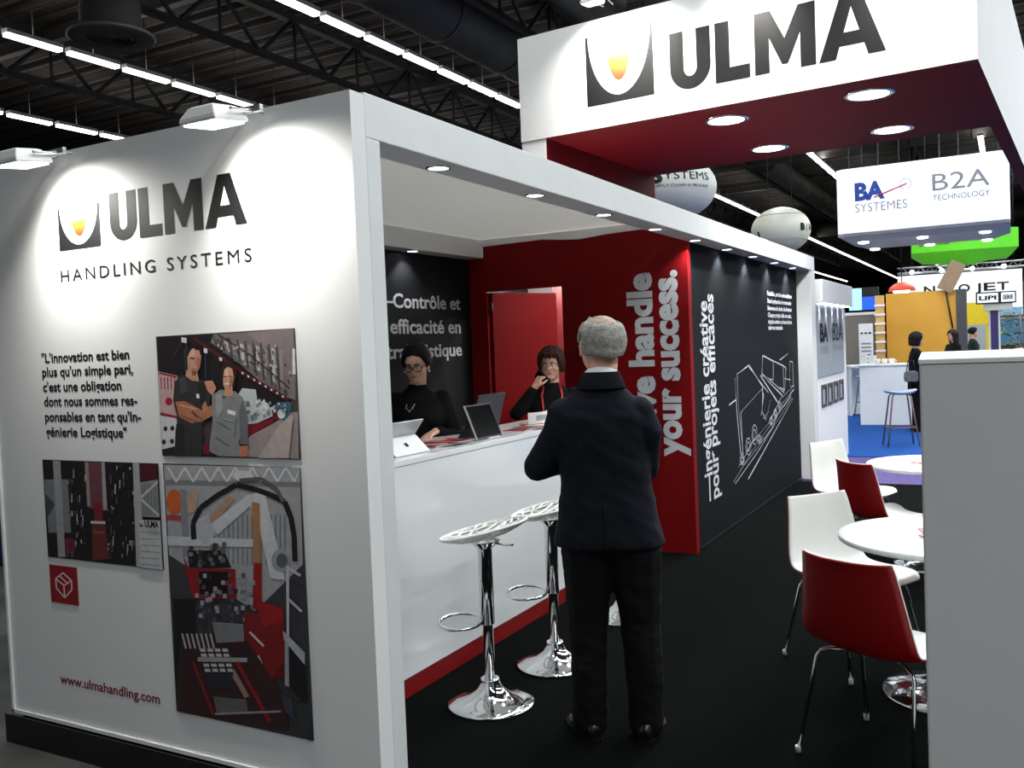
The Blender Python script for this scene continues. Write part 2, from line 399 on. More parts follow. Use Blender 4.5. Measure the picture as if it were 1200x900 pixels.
for i, du in enumerate((2.3, 3.5)):  # two unseen floodlights added to brighten the right part of the fascia
    floodlight('unseen white floodlight added on the canopy edge, %s the others' % ('next to' if i == 0 else 'farthest right of'), CM @ Vector((du, -.33, 4.74)), math.radians(-3.84), 'floodlights of the canopy', (0, .3, -.45), 160, .33)

# canopy side floodlight lighting, company marks
def on_canopy(u, z, out=0): return CM @ Vector((u, -out, z))
def canopy_uz(px, py):
    d = ray(px, py); n = cv_; o = Vector((0, 0, CAMH)); t = (cA - o).dot(n) / d.dot(n); p = o + d * t; q = CM.inverted() @ p; return q.x, q.z
uL, zL = canopy_uz(786, 104); uR, zR = canopy_uz(1040, 54)
_, zt = canopy_uz(786, 44)
hL = canopy_uz(893, 20)[1] - canopy_uz(895, 83)[1]
e0 = canopy_uz(688.5, 126); e1 = canopy_uz(767, 110.5); et = canopy_uz(764, 26)
company_mark('logo_sign', 'large black block-letter logo with flame emblem on the canopy front', 'sign', on_canopy(uL, zL - .035), cu_, UP, -cv_, uR - uL, hL * 1.15,
             (e0[0] - uL, e1[0] - e0[0], et[1] - e1[1], e0[1] - zL + .035), 'company logos')
# ------------------------------------------------------------------ front wall graphics
def fw(px, py): return at(px, py, Y=YF)
OUTF = Vector((0, -1, 0)); XA = Vector((1, 0, 0))
pL = fw(130.5, 283); pR = fw(291, 262); zb = (pL.z + pR.z) / 2; pL.z = zb
e0 = fw(70.5, 294.5); e1 = fw(118.5, 288); et = fw(70, 245)
hl = fw(196, 215).z - fw(198, 274).z
company_mark('logo_sign', 'black block-letter logo with flame emblem at the top of the front wall', 'sign', pL, XA, UP, OUTF, pR.x - pL.x, hl,
             (e0.x - pL.x, e1.x - e0.x, et.z - e0.z, e0.z - pL.z), 'company logos')
def wall_text(name, label, cat, lines, plane, out, m, bold=.01, up=UP, spacing=1., group=None, k=1.):
    """lines: (string, left px, right px, cap height px); plane: dict for at()"""
    t = None
    for s, l_, r_, ch in lines:
        a = at(*l_, **plane); c = at(*r_, **plane)
        z = (a.z + c.z) / 2; a.z = c.z = z
        cap = at(l_[0], l_[1] - ch / 2, **plane).z - at(l_[0], l_[1] + ch / 2, **plane).z
        if t is None: t = thing(name, label, cat, a, 0, group); org = a.copy()
        mb = MB(); text_line(mb, s, a - org, c - org, cap * k, up, out * .0012, m, bold, spacing)
        mb.build('text_line', t, solid=.001, recalc=False)
    return t
PF = dict(Y=YF)
wall_text('wall_lettering', 'widely spaced two-word line of black capitals under the front wall logo', 'lettering', [('HANDLING SYSTEMS', (72, 330.5), (295.5, 306.5), 14.5)], PF, OUTF, LETB, .0, spacing=1.35)
q = [("\"L'innovation est bien", (49.3, 425), (151.7, 420.5)), ("plus qu'un simple pari,", (50, 441), (156, 438)), ("c'est une obligation", (51, 459), (142.5, 456.5)),
     ("dont nous sommes res-", (52.3, 476), (161, 474)), ("ponsables en tant qu'In-", (53.3, 494), (165.5, 493)), ("génierie Logistique\"", (54.5, 511.5), (149, 512))]
wall_text('wall_lettering', 'six-line black French quotation on the front wall beside the warehouse photo', 'lettering', [(s, a, b, 11) for s, a, b in q], PF, OUTF, LETB, .018)
wall_text('wall_lettering', 'dark red web address low on the front wall', 'lettering', [('www.ulmahandling.com', (71.3, 800.5), (187.7, 824.5), 11)], PF, OUTF, mat('dark_red_vinyl', (120, 20, 32), .5), .012)

# printed photographs: outlines in crop pixels laid on the wall
PM = {}
def pm(c, rough=.4):
    k = 'print_%d_%d_%d' % tuple(c)
    return mat(k, c, rough, var=.1, nscale=30)
def collage(name, label, frame, polys, conv, group, cat='poster', plane=PF, out=OUTF, depth=.004):
    pts = [at(*conv(*p), **plane) for p in frame]
    xs = [p.x for p in pts]; zs = [p.z for p in pts]
    fr = [Vector((min(xs), 0, 0)), Vector((max(xs), 0, 0))]
    org = Vector((min(xs), YF, min(zs))); Wd = max(xs) - min(xs); Hd = max(zs) - min(zs)
    mb = MB(); mb.box((0, -depth, 0), (Wd, -.0005, Hd), pm(polys[0])); k = 0
    for c, pp in polys[1:]:
        k += 1
        loc = []
        for p in pp:
            q = at(*conv(*p), **plane) - org; loc.append((min(max(q.x, 0), Wd), min(max(q.z, 0), Hd)))
        poly_fill(mb, [loc], pm(c), lambda a, b, k=k: Vector((a, -depth - .00003 * k, b)))
    o = mb.build(name, None, recalc=False); o.location = org
    return tag(o, label, cat, group)
def stroke(p, q, wd):
    (x0, y0), (x1, y1) = p, q; L = math.hypot(x1 - x0, y1 - y0) or 1; nx, ny = -(y1 - y0) / L * wd / 2, (x1 - x0) / L * wd / 2
    return [(x0 + nx, y0 + ny), (x1 + nx, y1 + ny), (x1 - nx, y1 - ny), (x0 - nx, y0 - ny)]
def strokes(c, pts, wd): return [(c, stroke(pts[i], pts[i + 1], wd)) for i in range(len(pts) - 1)]
def blobp(cx, cy, rx, ry, n=14): return [(cx + rx * math.cos(2 * PI * i / n), cy + ry * math.sin(2 * PI * i / n)) for i in range(n)]
# photo of two workers in a warehouse aisle
c1 = lambda u, v: (180 + u * 180 / 1012, 380 + v * 160 / 900)
P = [(70, 62, 62)]
P = [P[0]]
P += [((28, 24, 26), [(28, 85), (480, 60), (930, 500), (640, 640), (60, 640)])]
P += [((120, 108, 110), [(620, 55), (925, 25), (940, 330), (940, 500), (880, 480), (860, 260)]),
      ((105, 98, 100), [(400, 65), (620, 55), (860, 260), (890, 480), (700, 370), (560, 250), (380, 120)])]
for i in range(9):   # upright goods bays on the rack
    x = 400 + i * 52; y0 = 75 + i * 8; y1 = 150 + i * 36
    P += [((40, 60, 58), stroke((x, y0), (x + 20, y1), 9)), ((170, 165, 165) if i % 2 else (140, 120, 120), [(x + 18, y0 + 25), (x + 40, y0 + 35), (x + 50, y1 - 15), (x + 26, y1 - 30)])]
P += strokes((75, 25, 32), [(270, 90), (480, 240), (640, 350), (780, 430), (900, 505)], 22)
P += strokes((60, 55, 58), [(430, 65), (640, 200), (900, 420)], 10)
P += [((205, 200, 198), [(920, 160), (940, 160), (942, 330), (920, 330)])]
P += [((150, 138, 135), [(560, 870), (640, 735), (800, 650), (900, 585), (962, 575), (962, 885)])]
P += [((190, 160, 160), [(38, 310), (165, 340), (165, 610), (50, 590)])]
for i in range(5): P += [((150, 40, 50), stroke((55 + i * 22, 350), (58 + i * 22, 430), 7))]
P += [((160, 30, 45), blobp(107, 508, 24, 26)), ((150, 40, 50), stroke((42, 320), (160, 348), 12)), ((150, 40, 50), stroke((50, 585), (160, 612), 14))]
P += [((205, 203, 205), [(52, 600), (160, 620), (160, 800), (66, 825)]), ((35, 35, 45), [(62, 825), (160, 800), (340, 740), (340, 870), (66, 866)])]
for (x, y) in ((85, 688), (130, 685), (75, 775), (128, 770)): P += [((45, 45, 50), blobp(x, y, 13, 17))]
P += [((185, 190, 190), [(560, 470), (590, 420), (680, 430), (690, 500), (760, 520), (800, 600), (690, 650), (620, 660)]),
      ((150, 165, 160), [(585, 500), (640, 510), (640, 640), (600, 640)]), ((205, 205, 205), [(700, 540), (735, 490), (765, 560), (750, 610)]),
      ((120, 25, 40), [(620, 670), (790, 620), (790, 650), (630, 735)]), ((60, 95, 120), [(810, 520), (880, 510), (915, 520), (910, 580), (870, 630), (820, 620)]),
      ((110, 25, 40), [(790, 570), (830, 560), (830, 625), (790, 630)]), ((215, 215, 215), blobp(848, 590, 26, 32))]
rr = random.Random(12)
for i in range(60):   # goods in the rack bays
    t_ = rr.random(); x = 420 + 480 * t_; y = 80 + 30 * t_ + rr.uniform(0, 1) * (60 + 330 * t_)
    P += [(rr.choice([(165, 158, 158), (120, 105, 105), (60, 55, 60), (95, 60, 62), (70, 90, 88)]), [(x, y), (x + 12, y + 4), (x + 14, y + 22), (x + 1, y + 18)])]
for i in range(26):   # shrink-wrapped pallets along the aisle
    t_ = rr.random(); x = 575 + 330 * t_; y = 470 + 60 * t_ + rr.uniform(0, 150) * (1 - t_ * .75)
    P += [(rr.choice([(205, 205, 205), (160, 170, 172), (120, 128, 130), (185, 175, 165), (90, 110, 130)]), [(x, y), (x + 24 - 14 * t_, y - 4), (x + 26 - 14 * t_, y + 22 - 10 * t_), (x + 2, y + 26 - 10 * t_)])]
P += strokes((60, 60, 66), [(225, 90), (235, 330)], 8) + strokes((46, 50, 90), [(350, 170), (352, 360)], 8) + strokes((90, 40, 40), [(140, 220), (200, 110)], 5) + strokes((45, 70, 65), [(215, 160), (222, 320)], 6)
for i in range(8): P += [((205, 200, 195), [(590 + i * 38, 312 + i * 22), (604 + i * 38, 318 + i * 22), (603 + i * 38, 330 + i * 22), (590 + i * 38, 326 + i * 22)])]
P += [((176, 162, 158), [(700, 880), (820, 690), (905, 600), (930, 600), (900, 880)])]
# man with folded arms
P += [((52, 50, 52), [(150, 380), (190, 335), (240, 330), (330, 370), (365, 390), (385, 470), (375, 560), (330, 660), (330, 866), (150, 866), (155, 700), (170, 620), (140, 500)]),
      ((190, 140, 118), [(232, 200), (250, 150), (310, 150), (326, 200), (318, 280), (290, 335), (262, 340), (238, 300)]), ((190, 140, 118), [(228, 300), (300, 320), (310, 375), (260, 370), (222, 340)]),
      ((25, 20, 20), [(225, 235), (232, 160), (262, 138), (310, 140), (330, 170), (322, 215), (312, 172), (258, 165), (240, 200)]),
      ((70, 45, 40), stroke((252, 222), (282, 226), 9)), ((70, 45, 40), stroke((294, 226), (316, 228), 9)), ((150, 95, 85), stroke((262, 296), (300, 298), 8)), ((165, 112, 95), stroke((288, 232), (292, 268), 8)),
      ((172, 112, 85), [(155, 510), (215, 505), (330, 565), (395, 530), (402, 600), (330, 640), (260, 650), (180, 610)]), ((130, 75, 58), stroke((262, 570), (330, 628), 9)), ((180, 125, 100), [(330, 540), (352, 505), (372, 560), (340, 590)]),
      ((225, 225, 225), [(292, 458), (330, 460), (330, 488), (294, 486)])]
P += [((212, 165, 142), [(246, 165), (282, 158), (286, 215), (250, 218)]), ((165, 112, 92), [(296, 225), (322, 220), (318, 280), (296, 322)]), ((120, 78, 62), [(262, 305), (300, 308), (288, 334), (266, 334)]),
      ((25, 20, 20), [(236, 165), (262, 136), (312, 138), (330, 168), (318, 176), (306, 160), (266, 160), (246, 186)]), ((40, 38, 40), [(300, 390), (345, 380), (360, 480), (320, 520)]), ((40, 38, 40), [(160, 660), (210, 650), (215, 860), (160, 864)]),
      ((68, 66, 68), [(180, 360), (225, 350), (240, 440), (190, 470)]), ((205, 150, 122), stroke((180, 530), (300, 560), 12)), ((145, 90, 68), stroke((190, 600), (300, 640), 12)), ((60, 40, 40), stroke((262, 575), (300, 612), 5))]
# woman in a grey shirt
P += [((128, 130, 132), [(395, 470), (450, 430), (545, 440), (600, 480), (630, 600), (635, 740), (575, 760), (578, 870), (385, 866), (380, 800), (400, 640)]),
      ((100, 102, 105), [(575, 560), (600, 500), (632, 620), (636, 790), (580, 790)]),
      ((45, 28, 24), [(458, 300), (480, 250), (540, 255), (560, 320), (545, 420), (520, 440), (470, 420)]),
      ((196, 145, 122), [(468, 300), (490, 275), (530, 285), (540, 350), (528, 410), (495, 438), (470, 400)]), ((190, 138, 115), [(480, 410), (530, 410), (535, 470), (480, 480)]),
      ((80, 50, 45), stroke((472, 345), (496, 342), 8)), ((80, 50, 45), stroke((510, 342), (534, 345), 8)), ((225, 215, 210), stroke((478, 392), (520, 390), 10)),
      ((190, 135, 110), [(345, 375), (400, 370), (425, 420), (400, 470), (368, 440)]), ((225, 225, 225), [(498, 560), (552, 575), (550, 600), (500, 588)]),
      ((185, 115, 88), [(575, 800), (632, 800), (630, 870), (580, 872)]), ((75, 78, 82), stroke((460, 480), (490, 478), 12)), ((30, 28, 30), [(378, 835), (440, 866), (380, 868)]),
      ((110, 30, 40), [(335, 790), (375, 770), (380, 850), (338, 856)])]
P += [((212, 165, 140), [(478, 296), (505, 282), (508, 340), (482, 344)]), ((160, 108, 90), [(515, 345), (538, 340), (526, 405), (508, 425)]), ((45, 28, 24), [(460, 310), (478, 262), (520, 250), (548, 275), (552, 330), (540, 330), (530, 290), (500, 278), (476, 300), (470, 350)]),
      ((150, 152, 154), [(420, 470), (460, 450), (470, 560), (430, 620)]), ((104, 106, 109), stroke((430, 640), (520, 690), 9)), ((104, 106, 109), stroke((420, 740), (510, 800), 9)), ((150, 152, 154), stroke((470, 620), (545, 640), 12)), ((104, 106, 109), stroke((560, 620), (545, 740), 8))]
P += [((205, 205, 205), [(195, 85), (230, 90), (230, 125), (197, 118)]), ((205, 205, 205), [(343, 155), (368, 162), (366, 192), (343, 186)]), ((205, 205, 205), [(445, 215), (465, 222), (463, 244), (445, 238)])]
collage('photo_poster', 'square poster of a man and a woman in a warehouse aisle', [(30, 82), (930, 25), (965, 882), (64, 864)], P, c1, 'photographs on the front wall')
# photo of a storage aisle
c2 = lambda u, v: (40 + u * 160 / 758, 530 + v * 190 / 900)
P = [(30, 27, 30)]
P += [((120, 122, 125), [(60, 150), (190, 150), (210, 445), (85, 445)]), ((70, 70, 75), [(70, 230), (120, 290), (75, 370)]), ((150, 152, 155), [(108, 45), (150, 48), (178, 580), (138, 580)]),
      ((105, 62, 70), [(295, 55), (395, 55), (412, 320), (310, 310)]), ((150, 135, 140), [(285, 55), (305, 55), (318, 300), (300, 300)]), ((160, 155, 160), [(378, 55), (396, 55), (410, 320), (388, 320)]),
      ((120, 30, 45), [(335, 280), (385, 280), (385, 380), (340, 385)]), ((190, 185, 180), [(318, 380), (400, 382), (400, 398), (320, 396)]), ((100, 45, 42), [(325, 400), (400, 400), (425, 590), (330, 600)]),
      ((150, 60, 55), stroke((330, 440), (395, 445), 14)), ((110, 35, 60), [(170, 470), (235, 480), (230, 560), (185, 560)])]
rr = random.Random(3)
for i in range(90):
    side = rr.random() < .5; x = rr.uniform(185, 290) if side else rr.uniform(410, 570); y = rr.uniform(60, 560); h = rr.uniform(10, 55)
    P += [(rr.choice([(150, 145, 150), (95, 90, 98), (60, 52, 66), (185, 182, 180), (110, 70, 80)]), [(x, y), (x + rr.uniform(4, 9), y), (x + rr.uniform(2, 9), y + h), (x, y + h)])]
P += [((165, 168, 170), [(555, 55), (590, 58), (625, 640), (575, 630)]), ((75, 25, 35), [(590, 60), (690, 62), (692, 150), (595, 160)]), ((140, 142, 145), [(598, 165), (695, 150), (705, 360), (605, 355)])]
for i in range(8): P += [((85, 85, 90), stroke((610 + i * 12, 170), (612 + i * 12, 350), 4))]
P += [((190, 190, 190), stroke((600, 250), (692, 165), 12)), ((190, 190, 190), stroke((602, 260), (702, 350), 12)), ((185, 186, 188), [(585, 372), (712, 378), (722, 650), (600, 640)])]
for i in range(6): P += [((130, 130, 135), stroke((600, 440 + i * 36), (705, 446 + i * 36), 4))]
P += [((40, 40, 42), [(590, 388), (596, 388), (600, 410), (608, 390), (612, 410), (594, 412)])]
po = collage('photo_poster', 'small poster of a tall storage aisle above the red icon tile', [(50, 43), (690, 62), (720, 650), (82, 578)], P, c2, 'photographs on the front wall')
mb = MB(); a = fw(*c2(628, 412)); c = fw(*c2(704, 414)); a.z = c.z = (a.z + c.z) / 2
text_line(mb, 'ULMA', a - po.location, c - po.location, .028, UP, OUTF * .03, LETB, .03); 
for v in mb.bm.verts: v.co.y = -.0125
mb.build('caption', po, recalc=False)
# red tile with a box outline
P = [(140, 22, 34)]
P += sum([strokes((225, 205, 205), s, 7) for s in ([(125, 700), (165, 668), (212, 712), (214, 762), (174, 806), (128, 752), (125, 700)], [(125, 700), (170, 738), (212, 712)], [(170, 738), (174, 806)], [(145, 685), (190, 726)])], [])
collage('icon_tile', 'small red square tile with a white box outline on the front wall', [(90, 622), (238, 640), (248, 846), (100, 828)], P, c2, None, 'sign')
# photo of a red robot arm over a conveyor
c3 = lambda u, v: (190 + u * 180 / 491, 540 + v * 330 / 900)
P = [(60, 58, 62)]
P += [((158, 158, 162), [(8, 12), (442, 22), (452, 330), (300, 480), (25, 300)]), ((120, 120, 124), [(8, 60), (442, 68), (444, 84), (8, 78)])]
for i in range(8): P += strokes((205, 205, 208), [(20 + i * 54, 20), (48 + i * 54, 66), (74 + i * 54, 22)], 7)
for i in range(16): P += [((118, 118, 124), stroke((170 + i * 15, 170), (170 + i * 15, 330), 4))]
P += [((195, 95, 45), blobp(42, 130, 26, 40)), ((165, 60, 55), [(14, 170), (66, 175), (68, 190), (14, 186)]), ((130, 130, 136), [(60, 90), (80, 90), (90, 300), (70, 300)])]
P += [((180, 150, 130), [(80, 110), (120, 95), (110, 160), (86, 170)]), ((190, 192, 198), [(20, 240), (300, 250), (300, 275), (22, 270)])]
P += [((170, 140, 118), [(150, 185), (215, 110), (235, 120), (172, 200)])]
P += [((198, 198, 202), [(155, 205), (280, 105), (310, 122), (180, 235)]), ((178, 178, 184), [(110, 190), (150, 170), (175, 235), (140, 265), (105, 240)]), ((198, 198, 202), [(270, 110), (330, 95), (375, 290), (395, 380), (350, 375), (310, 200)]),
      ((150, 150, 156), blobp(382, 318, 30, 38)), ((90, 90, 96), blobp(386, 318, 18, 24)), ((200, 200, 204), blobp(262, 48, 34, 18))]
P += strokes((30, 30, 32), [(105, 250), (102, 200), (125, 150), (180, 110), (240, 76), (300, 90), (350, 108), (395, 130), (415, 180), (425, 240), (428, 320)], 17)
P += strokes((90, 90, 92), [(250, 62), (320, 56), (370, 90), (390, 130)], 12)
P += [((165, 120, 85), [(290, 130), (315, 135), (318, 330), (296, 330)]), ((150, 28, 32), [(296, 325), (322, 325), (322, 480), (292, 470)])]
P += [((28, 28, 30), [(85, 285), (200, 285), (225, 340), (90, 345)]), ((130, 30, 35), [(80, 340), (238, 345), (240, 440), (105, 440)]), ((30, 12, 14), [(120, 352), (215, 354), (212, 428), (125, 426)]),
      ((150, 24, 28), [(70, 300), (90, 345), (115, 440), (100, 430)]), ((150, 24, 28), [(232, 350), (242, 430), (220, 440), (215, 365)])]
rr = random.Random(5)
for i in range(26): P += [(rr.choice([(95, 95, 98), (55, 55, 58), (125, 125, 128)]), blobp(rr.uniform(92, 205), rr.uniform(265, 335), 8, 8, 8))]
for i in range(70): P += [(rr.choice([(105, 112, 130), (75, 78, 92), (150, 152, 160), (45, 45, 52)]), [(x := rr.uniform(110, 290), y := rr.uniform(355, 520)), (x + 12, y), (x + 12, y + 14), (x, y + 14)])]
P += [((28, 28, 32), [(40, 440), (110, 440), (110, 560), (60, 560), (52, 800), (45, 600)])]
P += [((120, 24, 30), [(268, 480), (395, 495), (395, 640), (350, 700), (268, 610)]), ((150, 28, 34), [(300, 440), (392, 470), (392, 510), (330, 530)]), ((92, 18, 24), [(395, 500), (402, 690), (350, 700), (395, 640)]),
      ((205, 190, 190), stroke((285, 545), (330, 590), 7)), ((205, 190, 190), stroke((312, 620), (330, 660), 5))]
P += [((55, 30, 32), [(70, 560), (270, 560), (400, 760), (410, 860), (60, 800)]), ((120, 122, 126), [(165, 512), (265, 520), (268, 575), (180, 580)])]
for j in range(5):
    for i in range(4): P += [((185, 186, 188), [(125 + i * 24 + j * 4, 598 + j * 16), (142 + i * 24 + j * 4, 598 + j * 16), (146 + i * 24 + j * 4, 608 + j * 16), (128 + i * 24 + j * 4, 608 + j * 16)])]
for i in range(7): P += [((165, 165, 168), stroke((70 + i * 15, 550), (82 + i * 15, 598), 6))]
P += [((150, 152, 155), stroke((120, 632), (278, 634), 14)), ((40, 42, 48), [(145, 680), (232, 680), (238, 725), (160, 725)]), ((150, 120, 112), [(235, 660), (285, 750), (270, 755), (232, 690)]),
      ((120, 30, 34), stroke((105, 640), (170, 810), 10)), ((140, 26, 32), stroke((245, 640), (350, 830), 12)), ((95, 92, 95), [(170, 750), (275, 760), (280, 805), (180, 800)]), ((140, 138, 140), stroke((175, 806), (385, 798), 7))]
P += [((185, 186, 192), [(402, 335), (412, 335), (412, 560), (404, 560)]), ((185, 186, 192), stroke((405, 338), (448, 365), 9)), ((185, 186, 192), stroke((410, 440), (452, 480), 8)), ((170, 172, 180), [(392, 540), (462, 610), (462, 650), (395, 570)]),
      ((150, 152, 160), [(398, 570), (410, 580), (412, 720), (398, 715)]), ((24, 24, 28), [(412, 590), (462, 650), (470, 780), (414, 720)]), ((55, 60, 75), [(385, 740), (420, 760), (432, 830), (400, 800)]), ((35, 35, 38), [(435, 765), (475, 780), (482, 893), (440, 870)])]
for i in range(6): P += [((80, 80, 84), stroke((440 + i * 7, 770), (446 + i * 7, 880), 2))]
collage('photo_poster', 'tall poster of a red robot arm above a conveyor line', [(5, 10), (443, 22), (482, 893), (50, 797)], P, c3, 'photographs on the front wall')

# lettering inside the stand
PB = dict(X=XB); OX = Vector((1, 0, 0))
wall_text('wall_lettering', 'pale three-line French slogan on the black wall behind the counter', 'lettering',
          [('—Contrôle et', (441, 361), (539.5, 361.5), 17.5), ('efficacité en', (457.5, 390.5), (540, 390.5), 17.5), ('intralogistique', (440, 419.5), (541.5, 418), 17.5)], PB, OX, LETW, .02)
PR_ = dict(Y=YR)
def vert_text(name, label, cols, plane, out, m, leftdir, bold, spacing=1.):
    t = None
    for s, b_, t_, cap in cols:
        a = at(*b_, **plane); c = at(*t_, **plane)
        if 'Y' in plane: a.x = c.x = (a.x + c.x) / 2
        else: a.y = c.y = (a.y + c.y) / 2
        if t is None: t = thing(name, label, 'lettering', a); org = a.copy()
        mb = MB(); text_line(mb, s, a - org, c - org, cap, leftdir, out * .0012, m, bold, spacing)
        mb.build('text_line', t, solid=.001, recalc=False)
    return t
vert_text('wall_lettering', 'large pale vertical English slogan on the red wall', [('we handle', (767, 494), (762.5, 319), .205), ('your success.', (798.5, 535), (791.5, 316), .205)], PR_, OUTF, LETW, Vector((-1, 0, 0)), .045)
PD = dict(X=-2.2)
vert_text('wall_lettering', 'tall pale vertical French slogan on the slate wall', [('—ingénierie créative', (834.5, 586), (829, 353), .235), ('pour projets efficaces', (842.5, 582), (835.5, 345), .235)], PD, OX, LETW, Vector((0, -1, 0)), .02)
pl = [('Flexibilité, précision et excellence', (899, 346.5), (927.5, 349.5)), ('Dans la préparation de commandes', (899.3, 355), (927, 357.5)), ('Bienvenue du choix à la livraison', (899.5, 363), (927.5, 365.5)),
      ('Chaque projet clefs en main,', (900, 371.3), (927.3, 373)), ('adaptés entiers en bonne forme', (900.3, 379), (927.8, 380)), ('selon vos commandes', (900.5, 386), (917, 386.5))]
wall_text('wall_lettering', 'small pale six-line paragraph at the top right of the slate wall', 'lettering', [(s, a, b, 5.5) for s, a, b in pl], PD, OX, LETW, .02)
cd = lambda u, v: (800 + u / 3, 300 + v / 3)
SK = [[(190, 415), (232, 385), (280, 460), (278, 545), (292, 575), (308, 505)], [(190, 415), (196, 540), (212, 700)], [(183, 430), (190, 560), (203, 700)], [(162, 525), (188, 505)], [(203, 550), (282, 462)], [(203, 550), (210, 700)],
      [(280, 350), (352, 385), (355, 480), (310, 440), (278, 415), (280, 350)], [(285, 352), (318, 372), (318, 435), (300, 430)], [(340, 365), (370, 343)], [(352, 385), (362, 395), (358, 470), (340, 462)], [(318, 435), (272, 420), (335, 515), (350, 490), (285, 425)],
      [(232, 390), (300, 480)], [(376, 370), (386, 372), (388, 455), (376, 460), (376, 370)], [(355, 430), (378, 435)], [(205, 730), (240, 660), (300, 590), (345, 500), (392, 455)], [(215, 735), (250, 690), (310, 610), (352, 515), (390, 470)],
      [(178, 795), (240, 690), (380, 490)], [(184, 800), (262, 690), (382, 500)], [(230, 785), (388, 500)], [(196, 745), (206, 690), (216, 720), (200, 735)], [(275, 560), (283, 490), (276, 470)], [(283, 570), (303, 545)], [(240, 660), (250, 640)], [(262, 650), (280, 640)]]
WH = [(230, 670, 9, 30), (252, 628, 9, 34), (208, 715, 7, 16), (270, 645, 6, 14), (310, 580, 5, 14), (325, 552, 5, 14), (340, 525, 5, 14)]
for cx, cy, a_, b_ in WH:
    SK.append([(cx + a_ * math.cos(2 * PI * i / 16), cy + b_ * math.sin(2 * PI * i / 16)) for i in range(17)])
    SK.append([(cx + a_ * .55 * math.cos(2 * PI * i / 12), cy + b_ * .55 * math.sin(2 * PI * i / 12)) for i in range(13)])
mb = MB(); org = at(*cd(190, 700), **PD)
rr = random.Random(2)
for s in SK:
    W = [at(*cd(*p), **PD) - org for p in s]
    for rep in range(2):
        J = [p + Vector((0, rr.uniform(-.014, .014), rr.uniform(-.008, .008))) * rep for p in W]
        for a, c in zip(J, J[1:]):
            d = (c - a); L = d.length
            if L < 1e-4: continue
            d /= L; n = Vector((0, -d.z, d.y)) * .0042 * (1 - .3 * rep)
            mb.face([a + n + OX * .003, c + n + OX * .003, c - n + OX * .003, a - n + OX * .003], LETW)
o = mb.build('wall_drawing', None, recalc=False); o.location = org
tag(o, 'white line drawing of a crane and conveyor machine on the slate wall', 'drawing')
# ================================================================== COUNTER AND WHAT STANDS ON IT
CTZ = 1.158
ct = thing('reception_counter', 'white gloss reception counter with a red kick board', 'counter', (-2.6, 4.6, 0))
Y0c, Y1c = -1.7, 1.38
mb = MB(); mb.box((-.035, Y0c, .095), (0, Y1c, CTZ - .031), GLOSSW); mb.box((-.45, Y1c - .035, .095), (-.036, Y1c, CTZ - .031), GLOSSW); mb.box((-.45, Y0c, .095), (-.036, Y0c + .035, CTZ - .031), GLOSSW); mb.build('front_panel', ct, .002)
mb = MB(); mb.box((-.50, Y0c - .01, CTZ - .03), (.004, Y1c + .01, CTZ), GLOSSW); mb.build('worktop', ct, .003)
mb = MB(); mb.box((-.44, Y0c + .02, 0), (-.004, Y1c - .02, .094), REDK); mb.build('kick_board', ct)['label'] = 'red kick board'
# white tablet seen from behind, on its kickstand
t = thing('tablet', 'silver and white tablet on a kickstand, seen from behind at the near counter end', 'tablet', (-2.84, 3.83, CTZ))
Ms = Matrix.Rotation(math.radians(38), 4, 'Y')
mb = MB(); mb.box((-.005, -.15, 0.004), (.004, .15, .215), SILVER, Ms); mb.build('body', t, .003)
mb = MB(); mb.box((-.0065, -.14, .012), (-.0051, .14, .205), SCREEN, Ms); mb.build('screen', t)
mb = MB(); p0 = Ms @ Vector((.006, 0, .115)); 
mb.face([(p0.x, -.15, p0.z), (p0.x, .15, p0.z), (.165, .15, .003), (.165, -.15, .003)], WHITEP); ks = mb.build('kickstand', t, solid=.004); ks['label'] = 'white kickstand'
mb = MB(); c_ = Vector(((p0.x + .165) / 2 + .004, 0, p0.z / 2 + .006)); dv = Vector((.165 - p0.x, 0, .003 - p0.z)).normalized(); nn = Vector((-dv.z, 0, dv.x)) * .0005
for i in range(2):
    for j in range(2):
        a = c_ + dv * (-.012 + i * .0125) + Vector((0, -.012 + j * .0125, 0))
        mb.face([a, a + Vector((0, .011, 0)), a + dv * .011 + Vector((0, .011, 0)), a + dv * .011], LETB)
mb.build('emblem', t, solid=.001)
# black tablet facing the visitors
t = thing('tablet', 'black tablet with dark screen propped up facing the visitors, mid counter', 'tablet', (-2.68, 4.62, CTZ), math.radians(0))
Ms = Matrix.Rotation(math.radians(-22), 4, 'Y')
mb = MB(); mb.box((-.006, -.145, .004), (.004, .145, .215), BLACKPL, Ms); mb.build('body', t, .003)
mb = MB(); mb.box((.0041, -.135, .014), (.0052, .135, .205), SCREEN, Ms); mb.build('screen', t)
mb = MB(); mb.box((-.004, -.150, .003), (.0045, -.146, .216), SILVER, Ms); mb.build('trim', t)['label'] = 'silver edge'
mb = MB(); p0 = Ms @ Vector((-.008, 0, .12)); mb.face([(p0.x, -.13, p0.z), (p0.x, .13, p0.z), (-.15, .13, .003), (-.15, -.13, .003)], BLACKPL); mb.build('kickstand', t, solid=.004)
mb = MB(); mb.tube([(.012, -.05, .004), (.03, -.05, .008), (.035, .05, .008), (.012, .06, .004)], .004, PAPERW, 6); mb.build('stand_clip', t)
